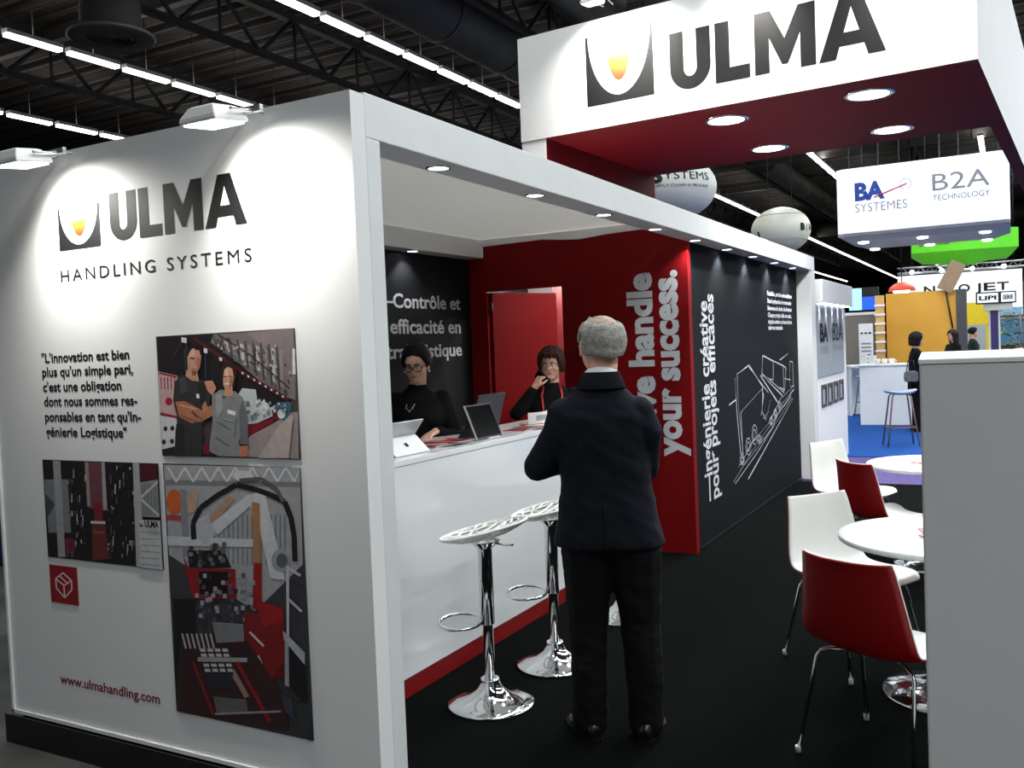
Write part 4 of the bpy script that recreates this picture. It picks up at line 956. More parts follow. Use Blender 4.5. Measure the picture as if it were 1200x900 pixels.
# ---- woman standing behind the near counter, looking down
def woman(label, loc, face, hz, yaw, pitch, arms, jm, hairf, glass, s=.95, extra=None):
    t = thing('person', label, 'person', loc, math.atan2(-face[0], face[1]))
    Mh = head_matrix((0, .03, hz), yaw, pitch, 0)
    zs = hz - .182                    # shoulder line
    mb = MB(); head_forms(mb, Mh, Vector((0, -.01, zs + .03)), s, .96)
    torso(mb, [(zs - .60, 0, 0, .15, .10), (zs - .45, 0, 0, .15, .10), (zs - .3, 0, 0, .12, .085), (zs - .12, 0, .01, .14, .095), (zs - .02, 0, 0, .11, .06), (zs + .03, 0, -.01, .055, .05)])
    for sx, (el, wr, hd, hn, hs, cu2) in zip((-1, 1), arms):
        chain(mb, [((sx * .155, 0, zs - .03), .042), (el, .036), (wr, .024)]); hand(mb, wr, hd, hn, hs, cu2, .92)
    for sx in (-1, 1): chain(mb, [((sx * .085, 0, zs - .6), .085), ((sx * .085, .02, .48), .055), ((sx * .085, -.01, .08), .036)])
    remeshed('body', mb, SKIN, t, .006, 4)
    mb = MB()
    torso(mb, [(zs - .66, 0, 0, .195, .135), (zs - .52, 0, 0, .185, .13), (zs - .30, 0, .005, .155, .115), (zs - .14, 0, .02, .172, .128), (zs - .05, 0, .005, .165, .095), (zs + .01, 0, -.005, .10, .068), (zs + .045, 0, -.012, .060, .056), (zs + .06, 0, -.012, .055, .052)])
    for sx in (-1, 1): mb.ball((sx * .075, .085, zs - .17), (.07, .06, .065), SKIN)
    for sx, (el, wr, *_) in zip((-1, 1), arms):
        w2 = Vector(el).lerp(Vector(wr), .86); chain(mb, [((sx * .150, 0, zs - .045), .064), (el, .052), (w2, .040)])
    tp = remeshed('top', mb, jm, t, .008, 5, folds=.005)
    mb = MB()
    for sx in (-1, 1): chain(mb, [((sx * .085, 0, zs - .62), .11), ((sx * .088, .02, .48), .078), ((sx * .086, -.01, .09), .060)])
    torso(mb, [(zs - .70, 0, 0, .16, .12), (zs - .56, 0, 0, .17, .12)])
    remeshed('trousers', mb, TROU, t, .010, 4)
    shoe(t, -.086, -.01, 6); shoe(t, .086, -.01, -6)
    eyes(Mh, t, s); brows(Mh, t, HAIRD, s)
    if glass: spectacles(Mh, t, glass, s, .0030 if glass is GLASSF else .0018, (.026, .019))
    hairf(Mh, t, s)
    if extra: extra(Mh, t, zs, s)
    return t
def hair_back(M, t, s):
    def low(az):
        a = abs((az + 180) % 360 - 180); return 36 - a * .28 if a < 40 else (25 - (a - 40) * 1.5 if a < 78 else -32 - (a - 78) * .10)
    h_ = hair_cap(M, t, HAIRD, low, 90, s, .98, .017, .005, 2, rad=(.078, .100, .096))
    mb = MB(); T = M
    for i in range(5):
        a = 2 * PI * i / 5; mb.ball(T @ (Vector((.018 * math.cos(a), -.128, .0 + .018 * math.sin(a))) * s), (.028 * s,) * 3, HAIRD, None, 3)
    mb.build('hair_bun', h_)
def jewels(M, t, zs, s):
    for sx in (-1, 1):
        mb = MB(); mb.ball(M @ (Vector((sx * .080, .002, -.044)) * s), .008, mat('pearl', (235, 230, 222), .2)); mb.build('earring', t)
    mb = MB(); pts = [(.020, .105, zs - .06), (.035, .118, zs - .085), (.055, .125, zs - .105), (.075, .12, zs - .085), (.07, .105, zs - .06)]
    mb.tube(pts, .0035, STEEL, 6)
    for p in pts[1:4]: mb.ball(p, .007, STEEL)
    mb.build('brooch', t)
w1p = (-3.30, 4.80, 0)
woman('woman with dark tied hair and dark glasses looking down behind the counter', w1p, (.56, -.83), 1.60, -16, -16,
      [((-.24, .05, 1.12), (-.10, .22, 1.19), (.5, .7, -.2), (0, .2, -1), (1, -.4, 0), .3), ((.25, .06, 1.12), (.12, .24, 1.19), (-.4, .8, -.2), (0, .2, -1), (-1, -.4, 0), .3)], BLKCL, hair_back, GLASSF, .98, jewels)
def hair_bob(M, t, s):
    def low(az):
        a = abs((az + 180) % 360 - 180); return (22 + 5 * math.sin(az * .3)) if a < 42 else (22 - (a - 42) * 2.4 if a < 72 else -50 + 4 * math.sin(az * .21))
    hair_cap(M, t, HAIRB, low, 90, s, 1.04, .020, .007, 6, rad=(.081, .102, .100))
def phone_lan(M, t, zs, s):
    mb = MB()
    for sx in (-1, 1): mb.tube([(sx * .055, .03, zs + .045), (sx * .075, .095, zs - .04), (sx * .06, .155, zs - .16), (sx * .012, .150, zs - .34)], .008, PAPERR, 6)
    mb.build('lanyard', t)['label'] = 'red lanyard'
    mb = MB()
    for k in range(5): mb.ball((.150 - .012 * k, .062 + .006 * (k % 2), zs - .06 - .008 * (k % 3)), .006, mat('pearl', (235, 230, 222), .2))
    mb.build('brooch', t)
w2p = (-3.0, 6.12, 0)
woman('woman with short brown bob and glasses, hand raised to her cheek', w2p, (.40, -.92), 1.545, -10, -6,
      [((-.26, .08, 1.14), (-.06, .24, 1.19), (.8, .4, 0), (0, 0, -1), (0, 1, .3), .4), ((.26, .14, 1.20), (.118, .165, 1.39), (-.42, -.12, .75), (-.6, -.5, -.2), (-.3, .8, .2), .75)], BLKCL, hair_bob, GLASSM, .97, phone_lan)
t = thing('phone', 'black mobile phone held in the raised hand of the woman with the bob', 'phone', w2p, math.atan2(-.40, -.92))
mb = MB(); T = Matrix.Translation((.060, .150, 1.452)) @ Matrix.Rotation(-.5, 4, 'Z') @ Matrix.Rotation(.9, 4, 'Y'); mb.box((-.034, -.004, -.065), (.034, .004, .065), BLACKPL, T); mb.build('case', t, .003)
mb = MB(); mb.box((-.030, .0042, -.058), (.030, .005, .058), SCREEN, T); mb.build('screen', t)
# ================================================================== THE HALL
RZ = 9.3
ROOFM = ROOF
nt = ROOF.node_tree; wv = nt.nodes.new('ShaderNodeTexWave'); wv.inputs['Scale'].default_value = 1.6; wv.bands_direction = 'Y'; tcn = nt.nodes.new('ShaderNodeTexCoord')
bp = nt.nodes.new('ShaderNodeBump'); bp.inputs['Strength'].default_value = 1; bp.inputs['Distance'].default_value = .12
nt.links.new(tcn.outputs['Object'], wv.inputs['Vector']); nt.links.new(wv.outputs['Fac'], bp.inputs['Height']); nt.links.new(bp.outputs['Normal'], nt.nodes['Principled BSDF'].inputs['Normal'])
mb = MB(); k = 0
y = -10.
while y < 130:      # corrugated roof deck
    mb.face([(-45, y, RZ), (30, y, RZ), (30, y + .22, RZ), (-45, y + .22, RZ)], ROOF); mb.face([(-45, y + .22, RZ), (30, y + .22, RZ), (30, y + .28, RZ + .12), (-45, y + .28, RZ + .12)], ROOF)
    mb.face([(-45, y + .28, RZ + .12), (30, y + .28, RZ + .12), (30, y + .44, RZ + .12), (-45, y + .44, RZ + .12)], ROOF); mb.face([(-45, y + .44, RZ + .12), (30, y + .44, RZ + .12), (30, y + .5, RZ), (-45, y + .5, RZ)], ROOF); y += .5
struct(mb.build('ceiling'))
HALLW = mat('dark_hall_wall', (40, 39, 40), .9, var=.3, nscale=.4)
sbox('wall_hall_left', (-45.2, -10, -.13), (-45, 130, RZ), HALLW); sbox('wall_hall_far', (-45, 130, -.13), (30, 130.2, RZ), HALLW); sbox('wall_hall_right', (30, -10, -.13), (30.2, 130, RZ), HALLW)

def truss(label, x, y0, y1, z0, z1, step, grp):
    t = thing('roof_truss', label, 'truss', (x, y0, 0), 0, grp); L = y1 - y0
    for nm, z, r in (('top_chord', z1, .10), ('bottom_chord', z0, .08)):
        mb = MB(); mb.box((-r, 0, z - r * .7), (r, L, z + r * .7), DARKM); mb.build(nm, t)
    mb = MB(); n = int(L / step)
    for i in range(n):
        a = i * step; mb.tube([(0, a, z0), (0, a + step / 2, z1)], .05, DARKM, 6); mb.tube([(0, a + step / 2, z1), (0, a + step, z0)], .05, DARKM, 6); mb.tube([(0, a + step / 2, z0), (0, a + step / 2, z1)], .035, DARKM, 6)
    mb.build('web', t)['kind'] = 'stuff'; return t
for x, nm in ((-19.1, 'far left, beyond the second lamp row'), (-13.8, 'between the two longest lamp rows at the upper left'), (-8.6, 'above the portal, right of the nearest lamp row'), (-3.3, 'over the canopy'), (1.8, 'right of the canopy')):
    truss('dark steel roof truss running away, ' + nm, x, 6, 90, 8.15, 9.15, 2.2, 'roof trusses')
for i, (y, nm) in enumerate(((13.5, 'nearest'), (21.5, 'second'), (29.5, 'third'), (37.5, 'fourth'), (45.5, 'fifth'))):
    t = thing('roof_beam', 'grey cross beam under the roof, %s of the row of beams' % nm, 'beam', (0, y, 0), 0, 'roof cross beams')
    mb = MB(); mb.box((-40, -.10, 8.95), (28, .10, 8.98), DUCT); mb.build('flange', t); mb = MB(); mb.box((-40, -.10, 9.22), (28, .10, 9.25), DUCT); mb.build('flange', t)
    mb = MB(); mb.box((-40, -.02, 8.98), (28, .02, 9.22), DUCT); mb.build('web', t)
def duct(label, pts, r, m=DUCT):
    t = thing('air_duct', label, 'duct', pts[0], 0, 'air ducts'); o = Vector(pts[0])
    mb = MB(); mb.tube([Vector(p) - o for p in pts], r, m, 28); mb.build('pipe', t)
    a = Vector(pts[0]); c = Vector(pts[-1]); d = (c - a); L = d.length; d.normalize(); n = min(60, int(L / 2.5))
    for i in range(1, n):
        mb = MB(); mb.tube([d * (i * 2.5) - d * .03, d * (i * 2.5) + d * .03], r * 1.05, m, 28); mb.build('joint_ring', t)
duct('thick dark air duct running away above the portal lintel', [(-9.75, 8, 8.35), (-9.75, 33, 8.35)], .55)
duct('thick dark air duct left of the canopy, nearer its top corner', [(-6.9, 8, 8.35), (-6.9, 17, 8.35)], .5)
duct('dark air duct crossing behind the canopy, nearest of the crossing ducts', [(-16, 35.25, 8.62), (12, 35.25, 8.62)], .42)
duct('dark air duct crossing far behind the hanging white box sign', [(-16, 62.58, 8.7), (14, 62.58, 8.7)], .5)
duct('short dark air duct running away between the two round balloons', [(-8.2, 36, 8.5), (-8.2, 60, 8.5)], .45)
# ceiling air diffuser
c = at(131, 46, Z=7.3)
t = thing('air_diffuser', 'large round ceiling air diffuser on a drum at the upper left', 'vent', (c.x, c.y, 7.3))
mb = MB(); mb.lathe([(.50, .05), (.50, 1.9)], DUCT, 40); mb.build('drum', t)
mb = MB(); mb.lathe([(.40, .02), (.68, .0), (.72, .03), (.70, .07), (.50, .09)], DUCT, 48, cap=False); mb.build('flange', t)
mb = MB()
for r in (.36, .27, .18, .09): mb.lathe([(r, .04), (r - .05, .0), (r - .06, .01), (r - .01, .06)], DUCT, 40, cap=False)
mb.build('louvre_rings', t)
# fluorescent lamp rows
mb = MB(); mb.box((-.09, 0, .03), (.09, 1.18, .11), mat('lamp_housing', (190, 190, 190), .5)); root = thing('fluorescent_lamp', '', 'light')
mb.build('housing', root); mb = MB(); mb.box((-.075, .02, -.03), (.075, 1.16, .0295), TUBE); mb.build('tube', root)
mb = MB(); mb.tube([(0, .59, .11), (0, .59, 1.415)], .008, DARKM, 5); mb.build('hanger', root)
ROWS = [(-21.75, 13, 20, 'farthest left row'), (-16.55, 9.6, 21, 'row above the front wall'), (-11.15, 11, 27, 'row above the portal lintel'), (-11.15, 37, 54, 'row seen between the two balloons'), (-11.15, 56, 112, 'row running far away under the box sign'),
        (-5.95, 30, 44, 'row ending at the box sign'), (-5.95, 60, 112, 'row under the green sign'), (-.75, 34, 60, 'row above the right edge of the box sign'), (-16.55, 70, 112, 'row low over the distant stands')]
first = True
for x, y0, y1, nm in ROWS:
    y = y0
    while y < y1:
        o = root if first else copy_tree(root); first = False
        o.location = (x, y, 8.0); o['label'] = 'white fluorescent ceiling lamp in the ' + nm; o['group'] = 'lamps of the ' + nm; y += 1.33

# ------------------------------------------------------------------ hanging signs
def wires(parent, pts, ztop):
    mb = MB()
    for p in pts: mb.tube([p, (p[0], p[1], ztop)], .012, DARKM, 5)
    return mb.build('wire', parent)
# white box sign
bc = Vector((-1.335, 17.5, 4.08)); rz = 0
t = thing('box_sign', 'white illuminated hanging box sign with two company names', 'sign', (bc.x, bc.y, bc.z), rz)
W2, H2, D2 = 1.37, .57, 2.0
LITW = mat('lit_sign_white', (240, 243, 250), .5, emit=(225, 235, 255), estr=.6)
mb = MB(); mb.loft([[Vector((-W2, 0, z)), Vector((-W2 + .1, -.06, z)), Vector((W2 - .1, -.06, z)), Vector((W2, 0, z)), Vector((W2, D2, z)), Vector((-W2, D2, z))] for z in (-H2, H2)], LITW, True, False); mb.build('box', t)
mb = MB(); mb.box((-W2, .001, -H2 - .05), (W2, D2, -H2 - .001), mat('sign_base', (165, 162, 155), .6, emit=(215, 212, 205), estr=.05)); mb.loft([[Vector((x * W2, .02 + y * D2, -H2 - .05 - .09 * q)) for x, y in ((-1 + .2 * q, .05 * q), (1 - .2 * q, .05 * q), (1 - .2 * q, 1 - .05 * q), (-1 + .2 * q, 1 - .05 * q))] for q in (0.01, 1)], mat('sign_base', (165, 162, 155), .6), True, False); mb.build('underside', t)  # weak glow put into the base material to lighten the underside
for i in range(6):
    mb = MB(); x = -W2 * .72 + i % 3 * W2 * .72; y = .35 + (i // 3) * 1.6; mb.lathe([(.09, 0), (.09, -.02), (.05, -.03)], LEDW, 16, (x, y, -H2 - .142)); mb.build('lamp', t)
OUTL = Vector((0, -1, 0))
def local_text(parent, s, x0, x1, z, cap, m, bold=.02, y=-.063, nm='lettering', spacing=1.):
    mb = MB(); text_line(mb, s, Vector((x0, y, z)), Vector((x1, y, z)), cap, UP, Vector((0, -.002, 0)), m, bold, spacing); return mb.build(nm, parent, solid=.002, recalc=False)
local_text(t, 'BA', -1.06, -.56, .0, .30, BLUEL, .05); local_text(t, 'SYSTEMES', -1.06, -.20, -.22, .16, GREYL, .0); local_text(t, 'B2A', .20, 1.08, .02, .30, GREYL, .0); local_text(t, 'TECHNOLOGY', .20, 1.08, -.15, .10, GREYL, .012)
mb = MB(); mb.tube([(-.74, -.066, .02), (-.5, -.066, .10), (-.2, -.066, .20)], .012, mat('red_vinyl', (190, 40, 60), .5), 6); mb.tube([(-.22 + .09 * math.cos(a), -.066, .2 + .09 * math.sin(a)) for a in [2 * PI * i / 20 for i in range(20)]], .006, GREYL, 5, closed=True); mb.build('emblem', t)
wires(t, [(-1.2, .3, H2), (-.7, .3, H2), (.3, .3, H2), (.6, .3, H2), (1.2, 1.5, H2), (-1.2, 2, H2)], RZ - bc.z)
# balloons
def balloon(label, c, a, b_, rz, m, texts, bands):
    t = thing('balloon', label, 'balloon', c, rz)
    mb = MB(); mb.lathe([(max(.001, a * math.cos(e)), b_ * math.sin(e)) for e in [math.radians(-89.5 + 179 * i / 36) for i in range(37)]], m, 64); mb.build('envelope', t)
    def wp(p): 
        x, z = p.x, p.z; az = x / a; r = a * math.sqrt(max(.02, 1 - (z / b_) ** 2)) + .012
        return Vector((r * math.sin(az), -r * math.cos(az), z))
    for s, x0, x1, z, cap, mm, bo in texts:
        mb = MB(); text_line(mb, s, Vector((x0, 0, z)), Vector((x1, 0, z)), cap, UP, Vector(), mm, bo, warp=wp); mb.build('lettering', t, solid=.004, recalc=False)
    for z, w_ in bands:
        mb = MB(); r = a * math.sqrt(1 - (z / b_) ** 2) + .008; mb.lathe([(r, z - w_), (r, z + w_)], GREYL, 64, cap=False); mb.build('band', t)
    wires(t, [(-.3, 0, b_ * .9), (.3, 0, b_ * .9)], RZ - c[2]); return t
BAL = mat('balloon_silver', (186, 188, 186), .5, var=.03); BAL2 = mat('balloon_cream', (190, 190, 178), .45, var=.03)
c = atd(778, 222, 20); balloon('pale grey balloon sign showing through between canopy and portal lintel', c, 1.13, .72, .42, BAL,
    [('u', -.55, -.42, -.02, .22, GREYL, -.01), ('S', -.38, -.12, -.03, .30, LETB, .05), ('YSTEMS', -.10, .98, .02, .17, LETB, -.005), ('SUPPLY CHAIN & PROCESS', -.35, .95, -.13, .055, LETB, -.01)], [])
c = atd(915, 270, 24); balloon('round cream balloon sign left of the hanging white box sign', c, .755, .60, .40, BAL2, [('B', .38, .52, -.08, .17, LETB, .06), ('| Be', .60, .95, -.06, .15, LETB, .0), ('1', -.80, -.74, -.2, .15, LETB, .02)], [(.36, .010), (-.28, .010)])
# green hanging sign
c = atd(1130, 288, 22); t = thing('green_sign', 'bright green faceted sign hanging behind the white box sign', 'sign', c, .1)
GREEN = mat('green_sign', (95, 200, 40), .5, var=.05, emit=(90, 200, 40), estr=.25)
mb = MB(); top = [(-1.15, 0, .35), (0, -.9, .35), (1.15, 0, .35), (1.15, 1.4, .35), (-1.15, 1.4, .35)]; mid = [(-1.15, 0, -.10), (0, -.9, -.16), (1.15, 0, -.10), (1.15, 1.4, -.1), (-1.15, 1.4, -.1)]; low = [(-.9, .15, -.33), (0.05, -.45, -.50), (1.0, .1, -.28), (1.0, 1.2, -.3), (-.9, 1.2, -.3)]
mb.loft([[Vector(p) for p in r] for r in (top, mid, low)], GREEN, True, False); mb.build('body', t)
mb = MB(); text_line(mb, 'LA CENTRALE', Vector((-.98, -.135, .05)), Vector((-.35, -.63, .03)), .10, UP, Vector((-.01, -.012, 0)), LETB, .02); mb.build('lettering', t, recalc=False)
wires(t, [(-.8, .5, .35), (.8, .5, .35)], RZ - c.z)

# ------------------------------------------------------------------ neighbouring stand behind the portal
NG = mat('silver_panel', (150, 158, 164), .4, var=.04)
t = thing('exhibit_wall', 'white framed stand wall with a silver panel, just beyond the portal', 'wall panel', (-2.05, 11.36, 0))
mb = MB(); mb.box((-.12, 0, 0), (0, 2.30, 2.08), WHITEP); mb.build('panel', t)
mb = MB(); mb.box((-.12, 0, 2.081), (.10, 2.35, 2.36), WHITEP); mb.build('header', t, .004)
mb = MB(); mb.box((.0005, .02, 1.18), (.012, 2.05, 2.06), NG); mb.build('print', t)['label'] = 'silver print with grey company letters'
for i in range(5):
    mb = MB(); y = .25 + i * .45; mb.lathe([(.05, 0), (.05, -.012)], LEDW, 14, (.05, y, 2.079)); mb.build('lamp', t)
    spot('bulb', (.055, y, 2.05), (-.1, y, 1.4), 5, 1.3, .5, (.95, .98, 1), t)
YA = Vector((0, 1, 0))
for s, y0, y1, z, cap, m_, bo in (('BA', .25, .80, 1.62, .22, LETB, .04), ('SYSTEMES', .25, .85, 1.47, .09, GREYL, .0), ('B2A', 1.15, 1.92, 1.62, .24, LETB, .0), ('TECHNOLOGY', 1.15, 1.92, 1.50, .07, GREYL, .0)):
    mb = MB(); text_line(mb, s, Vector((.014, y0, z)), Vector((.014, y1, z)), cap, UP, Vector((.002, 0, 0)), m_, bo); mb.build('lettering', t, recalc=False)
for i in range(4):
    mb = MB(); y = .30 + i * .44; mb.box((.0005, y, .80), (.012, y + .34, 1.08), PAPERD); mb.box((.0121, y + .03, .84), (.013, y + .2, 1.02), NG); mb.box((.0121, y + .2, .86), (.013, y + .31, 1.05), LETB); mb.build('picture', t)
# white cabinet wall and counter of the neighbour
t = thing('cabinet_wall', 'tall white cabinet wall at the end of the neighbouring stand', 'cabinet', (-3.0, 15.0, 0))
mb = MB(); mb.box((0, 0, 0), (.35, 2.2, 2.25), WHITEP); mb.build('carcass', t, .005)
mb = MB(); mb.box((.351, .05, .1), (.36, 1.05, 2.2), WHITEP); mb.box((.351, 1.1, .1), (.36, 2.15, 2.2), WHITEP); mb.build('door', t, .004)
t = thing('wall_screen', 'black screen on an arm, side-on, beside the white cabinet wall', 'screen', (-2.50, 15.9, 1.62))
mb = MB(); mb.box((-.04, -.30, -.38), (.06, .30, .38), BLACKPL); mb.build('case', t, .02); mb = MB(); mb.box((.0605, -.27, -.35), (.064, .27, .35), SCREEN); mb.build('screen', t); mb = MB(); mb.box((-.13, -.06, -.06), (-.041, .06, .06), DARKM); mb.build('arm', t)
p = Vector((-2.35, 20.6, 0))
t = thing('display_counter', 'white shelf counter behind the first white stool of the neighbouring stand', 'counter', (p.x, p.y, 0), .35)
mb = MB(); mb.box((-.75, -.25, 1.0), (.75, .3, 1.05), WHITEP); mb.build('top', t, .003); mb = MB(); mb.box((-.73, .2, 0), (.73, .25, .999), WHITEP); mb.build('back_panel', t); mb = MB(); mb.box((-.74, -.2, 0), (-.69, .199, .999), WHITEP); mb.build('side_panel', t)
for i, (x, h) in enumerate(((-.40, .22), (-.22, .18))):
    b_ = thing('paper_box', 'white box standing on the shelf counter, %s' % ('taller one' if i == 0 else 'shorter one'), 'box', t.matrix_world @ Vector((0, 0, 0)))
    b_.location = Matrix.Translation((p.x, p.y, 1.05)) @ (Matrix.Rotation(.35, 4, 'Z') @ Vector((x, 0, 0))); mb = MB(); mb.box((-.07, -.06, .001), (.07, .06, h), PAPERW); mb.build('carton', b_, .004); mb = MB(); mb.box((-.065, -.055, h + .0005), (.065, .055, h + .012), WHITEP); mb.build('lid', b_)
q = at(1052, 500, Z=0)
t = thing('bar_counter', 'white block counter in front of the yellow wall', 'counter', (-2.35, 18.4, 0), .05)
mb = MB(); mb.box((-.15, -.30, 0), (1.25, .30, 1.09), WHITEP); mb.build('body', t, .004); mb = MB(); mb.box((-.17, -.32, 1.091), (1.27, .32, 1.12), WHITEP); mb.build('top', t, .003)
for i, dx in enumerate((.15, .28, .40)):
    b_ = thing('cup', 'white cup on the block counter, %s of three' % ('leftmost', 'middle', 'rightmost')[i], 'cup', Matrix.Translation((-2.35, 18.4, 1.1205)) @ (Matrix.Rotation(.05, 4, 'Z') @ Vector((dx, -.1, 0))), 0, 'cups on the block counter')
    mb = MB(); mb.lathe([(.035, 0), (.045, .06), (.05, .10), (.046, .10), (.04, .06), (.03, .01)], PAPERW, 18); mb.build('bowl', b_); mb = MB(); mb.tube([(.046, 0, .08), (.075, 0, .07), (.075, 0, .04), (.042, 0, .03)], .006, PAPERW, 6); mb.build('handle', b_)
def high_stool(label, loc, rz, seatm, legm):
    t = thing('high_stool', label, 'stool', loc, rz, 'high stools of the neighbouring stand')
    mb = MB(); rings = []
    for s_, z in ((.12, .765), (.19, .77), (.215, .80), (.205, .815), (.15, .80), (.05, .795)):
        rings.append([Vector((s_ * math.cos(a) * 1.12, s_ * math.sin(a), z + .03 * abs(math.cos(a)) ** 2 * (s_ / .2))) for a in [2 * PI * i / 28 for i in range(28)]])
    mb.loft(rings, seatm); mb.build('seat', t)
    for sx in (-1, 1):
        for sy in (-1, 1):
            mb = MB(); mb.tube([(sx * .10, sy * .09, .775), (sx * .13, sy * .12, .74), (sx * .22, sy * .20, .0)], .012, legm, 8); mb.build('leg', t)
    mb = MB(); mb.tube([(.185, .165, .28), (-.185, .165, .28), (-.185, -.165, .28), (.185, -.165, .28)], .009, legm, 8, closed=True); mb.build('footrest', t); return t
s1 = at(1018, 487, Z=0); high_stool('white high stool at the shelf counter of the neighbouring stand', (s1.x, s1.y, 0), .5, SHELLW, STEEL)
s2 = at(1056, 522, Z=0); high_stool('grey-blue high stool on wooden legs beside the standing dark-haired woman', (s2.x, s2.y, 0), .3, mat('grey_blue_seat', (140, 155, 175), .5), mat('brown_wood', (120, 95, 80), .5))
# ---- stands far behind
p = Vector((-1.785, 24, 0))
t = thing('yellow_wall', 'large golden yellow stand wall with a dark grey end', 'wall panel', (p.x, p.y, 0), 0)
YEL = mat('golden_wall', (205, 150, 48), .5, var=.08, nscale=1.5)
mb = MB(); mb.box((-.86, 0, 0), (.675, .15, 2.655), YEL); mb.build('panel', t); mb = MB(); mb.box((.675 + .0005, -.05, 0), (.88, .6, 2.66), mat('dark_grey_panel', (62, 62, 66), .6)); mb.build('end_panel', t)['label'] = 'dark grey end panel'
area('yellow_wall_light', Vector((p.x, p.y - 2.2, 3.6)), 1.5, .3, 22, (1, .95, .85), (math.radians(35), 0, 0))
p = atd(1032, 400, 22.3)
t = thing('wooden_post', 'light wooden post with rungs at the left edge of the yellow wall', 'post', (p.x, p.y, 0), .05)
WOOD = mat('light_wood', (205, 165, 100), .5, var=.15)
mb = MB(); mb.box((-.10, -.06, 0), (.10, .06, 2.62), WOOD); mb.build('post', t)
for i in range(6):
    mb = MB(); mb.box((-.12, -.08, 1.25 + i * .22), (.12, -.0605, 1.30 + i * .22), WHITEP); mb.build('rung', t)
p = atd(1014, 400, 23)
t = thing('grey_wall', 'grey stand wall behind the white shelf counter', 'wall panel', (p.x, p.y, 0), .05)
mb = MB(); mb.box((-.85, 0, 0), (.25, .1, 2.18), mat('mid_grey_panel', (120, 116, 108), .6)); mb.build('panel', t); mb = MB(); mb.box((-.87, -.02, 2.181), (.27, .12, 2.25), WHITEP); mb.build('top_rail', t)
t = thing('roll_up_banner', 'white roll-up banner with grey print before the grey wall', 'banner', atd(1015, 405, 22) * 1, .05); t.location.z = 0
mb = MB(); mb.box((-.16, 0, .06), (.16, .01, 1.95), PAPERW); mb.build('sheet', t); mb = MB(); mb.box((-.17, -.08, 0), (.17, .08, .06), STEEL); mb.build('foot', t)
mb = MB(); [mb.box((-.12 + .09 * i, -.003, 1.70), (-.06 + .09 * i, -.0005, 1.74), LETB) for i in range(3)]; [mb.box((-.11, -.003, 1.45 - .09 * i), (.11, -.0005, 1.49 - .09 * i), GREYL) for i in range(6)]; mb.build('print', t)
# white exhibitor banner with widely spaced letters
p = atd(1128, 345, 30); t = thing('fascia_banner', 'long white fascia banner with widely spaced capitals far behind the yellow wall', 'banner', p, .05)
mb = MB(); mb.box((-1.95, 0, -.75), (1.72, .1, .72), mat('lit_fascia', (225, 225, 225), .6, emit=(235, 240, 245), estr=.25)); mb.build('sheet', t)
for s, x in (('N', -1.15), ('O', -.12), ('J', .38), ('E', .62), ('T', 1.0)): local_text(t, s, x, x + (.34 if s != 'J' else .16), .08, .26, LETB, .02, -.004)
mb = MB(); mb.box((-.6, -.02, -.74), (1.7, -.001, -.50), mat('pale_blue_print', (120, 165, 205), .6)); mb.build('stripe', t)
mb = MB(); mb.tube([(-1.95, .05, .80), (1.8, .05, .80)], .04, STEEL, 8)
for i in range(14): mb.tube([(-1.9 + i * .27, .05, .80), (-1.77 + i * .27, .05, .98), (-1.63 + i * .27, .05, .80)], .015, STEEL, 5)
mb.tube([(-1.95, .05, .98), (1.8, .05, .98)], .03, STEEL, 8); mb.build('lighting_truss', t); wires(t, [(-1.5, .05, .98), (1.5, .05, .98)], RZ - p.z)
for i in range(4): 
    mb = MB(); mb.ball((-1.5 + i * .9, -.1, .82), (.07, .07, .07), LEDW); mb.build('lamp', t)
t = thing('brown_board', 'tilted brown board leaning above the yellow wall', 'board', atd(1115, 324, 21.5), .05)
mb = MB(); T = Matrix.Rotation(math.radians(27), 4, 'Y'); mb.box((-.17, -.02, -.36), (.17, .02, .36), mat('brown_board', (135, 112, 88), .6), T); mb.build('panel', t); mb = MB(); mb.tube([T @ Vector((0, .03, -.3)), (0, .06, -1.2)], .02, DARKM, 6); mb.build('stake', t)
# red and white lit dome, blue display
t = thing('lamp_shade', 'red and white dome lamp above the left end of the yellow wall', 'light', atd(1057, 341, 24), 0)
mb = MB(); mb.lathe([(.34, 0), (.30, .10), (.18, .19), (.05, .23)], mat('red_dome', (190, 50, 40), .5, emit=(255, 120, 90), estr=.5), 24); mb.build('shade', t); mb = MB(); mb.ball((.0, -.1, .02), (.22, .22, .12), LEDW); mb.build('bulb', t); wires(t, [(0, 0, .2)], RZ - t.location.z)
t = thing('lit_screen', 'bright blue and white lit display above the grey wall', 'screen', atd(1012, 352, 27), .05)
mb = MB(); mb.box((-.42, 0, -.30), (.42, .08, .38), BLACKPL); mb.build('frame', t); mb = MB(); mb.box((-.40, -.01, -.28), (-.05, -.001, .36), mat('lit_cyan', (150, 215, 240), .4, emit=(150, 220, 250), estr=1.2)); mb.box((-.05, -.01, -.28), (.40, -.001, .1), mat('lit_blue', (30, 80, 190), .4, emit=(30, 90, 220), estr=.8)); mb.build('picture', t); mb = MB(); mb.box((-.04, .02, -t.location.z), (.04, .06, -.301), DARKM); mb.build('post', t)
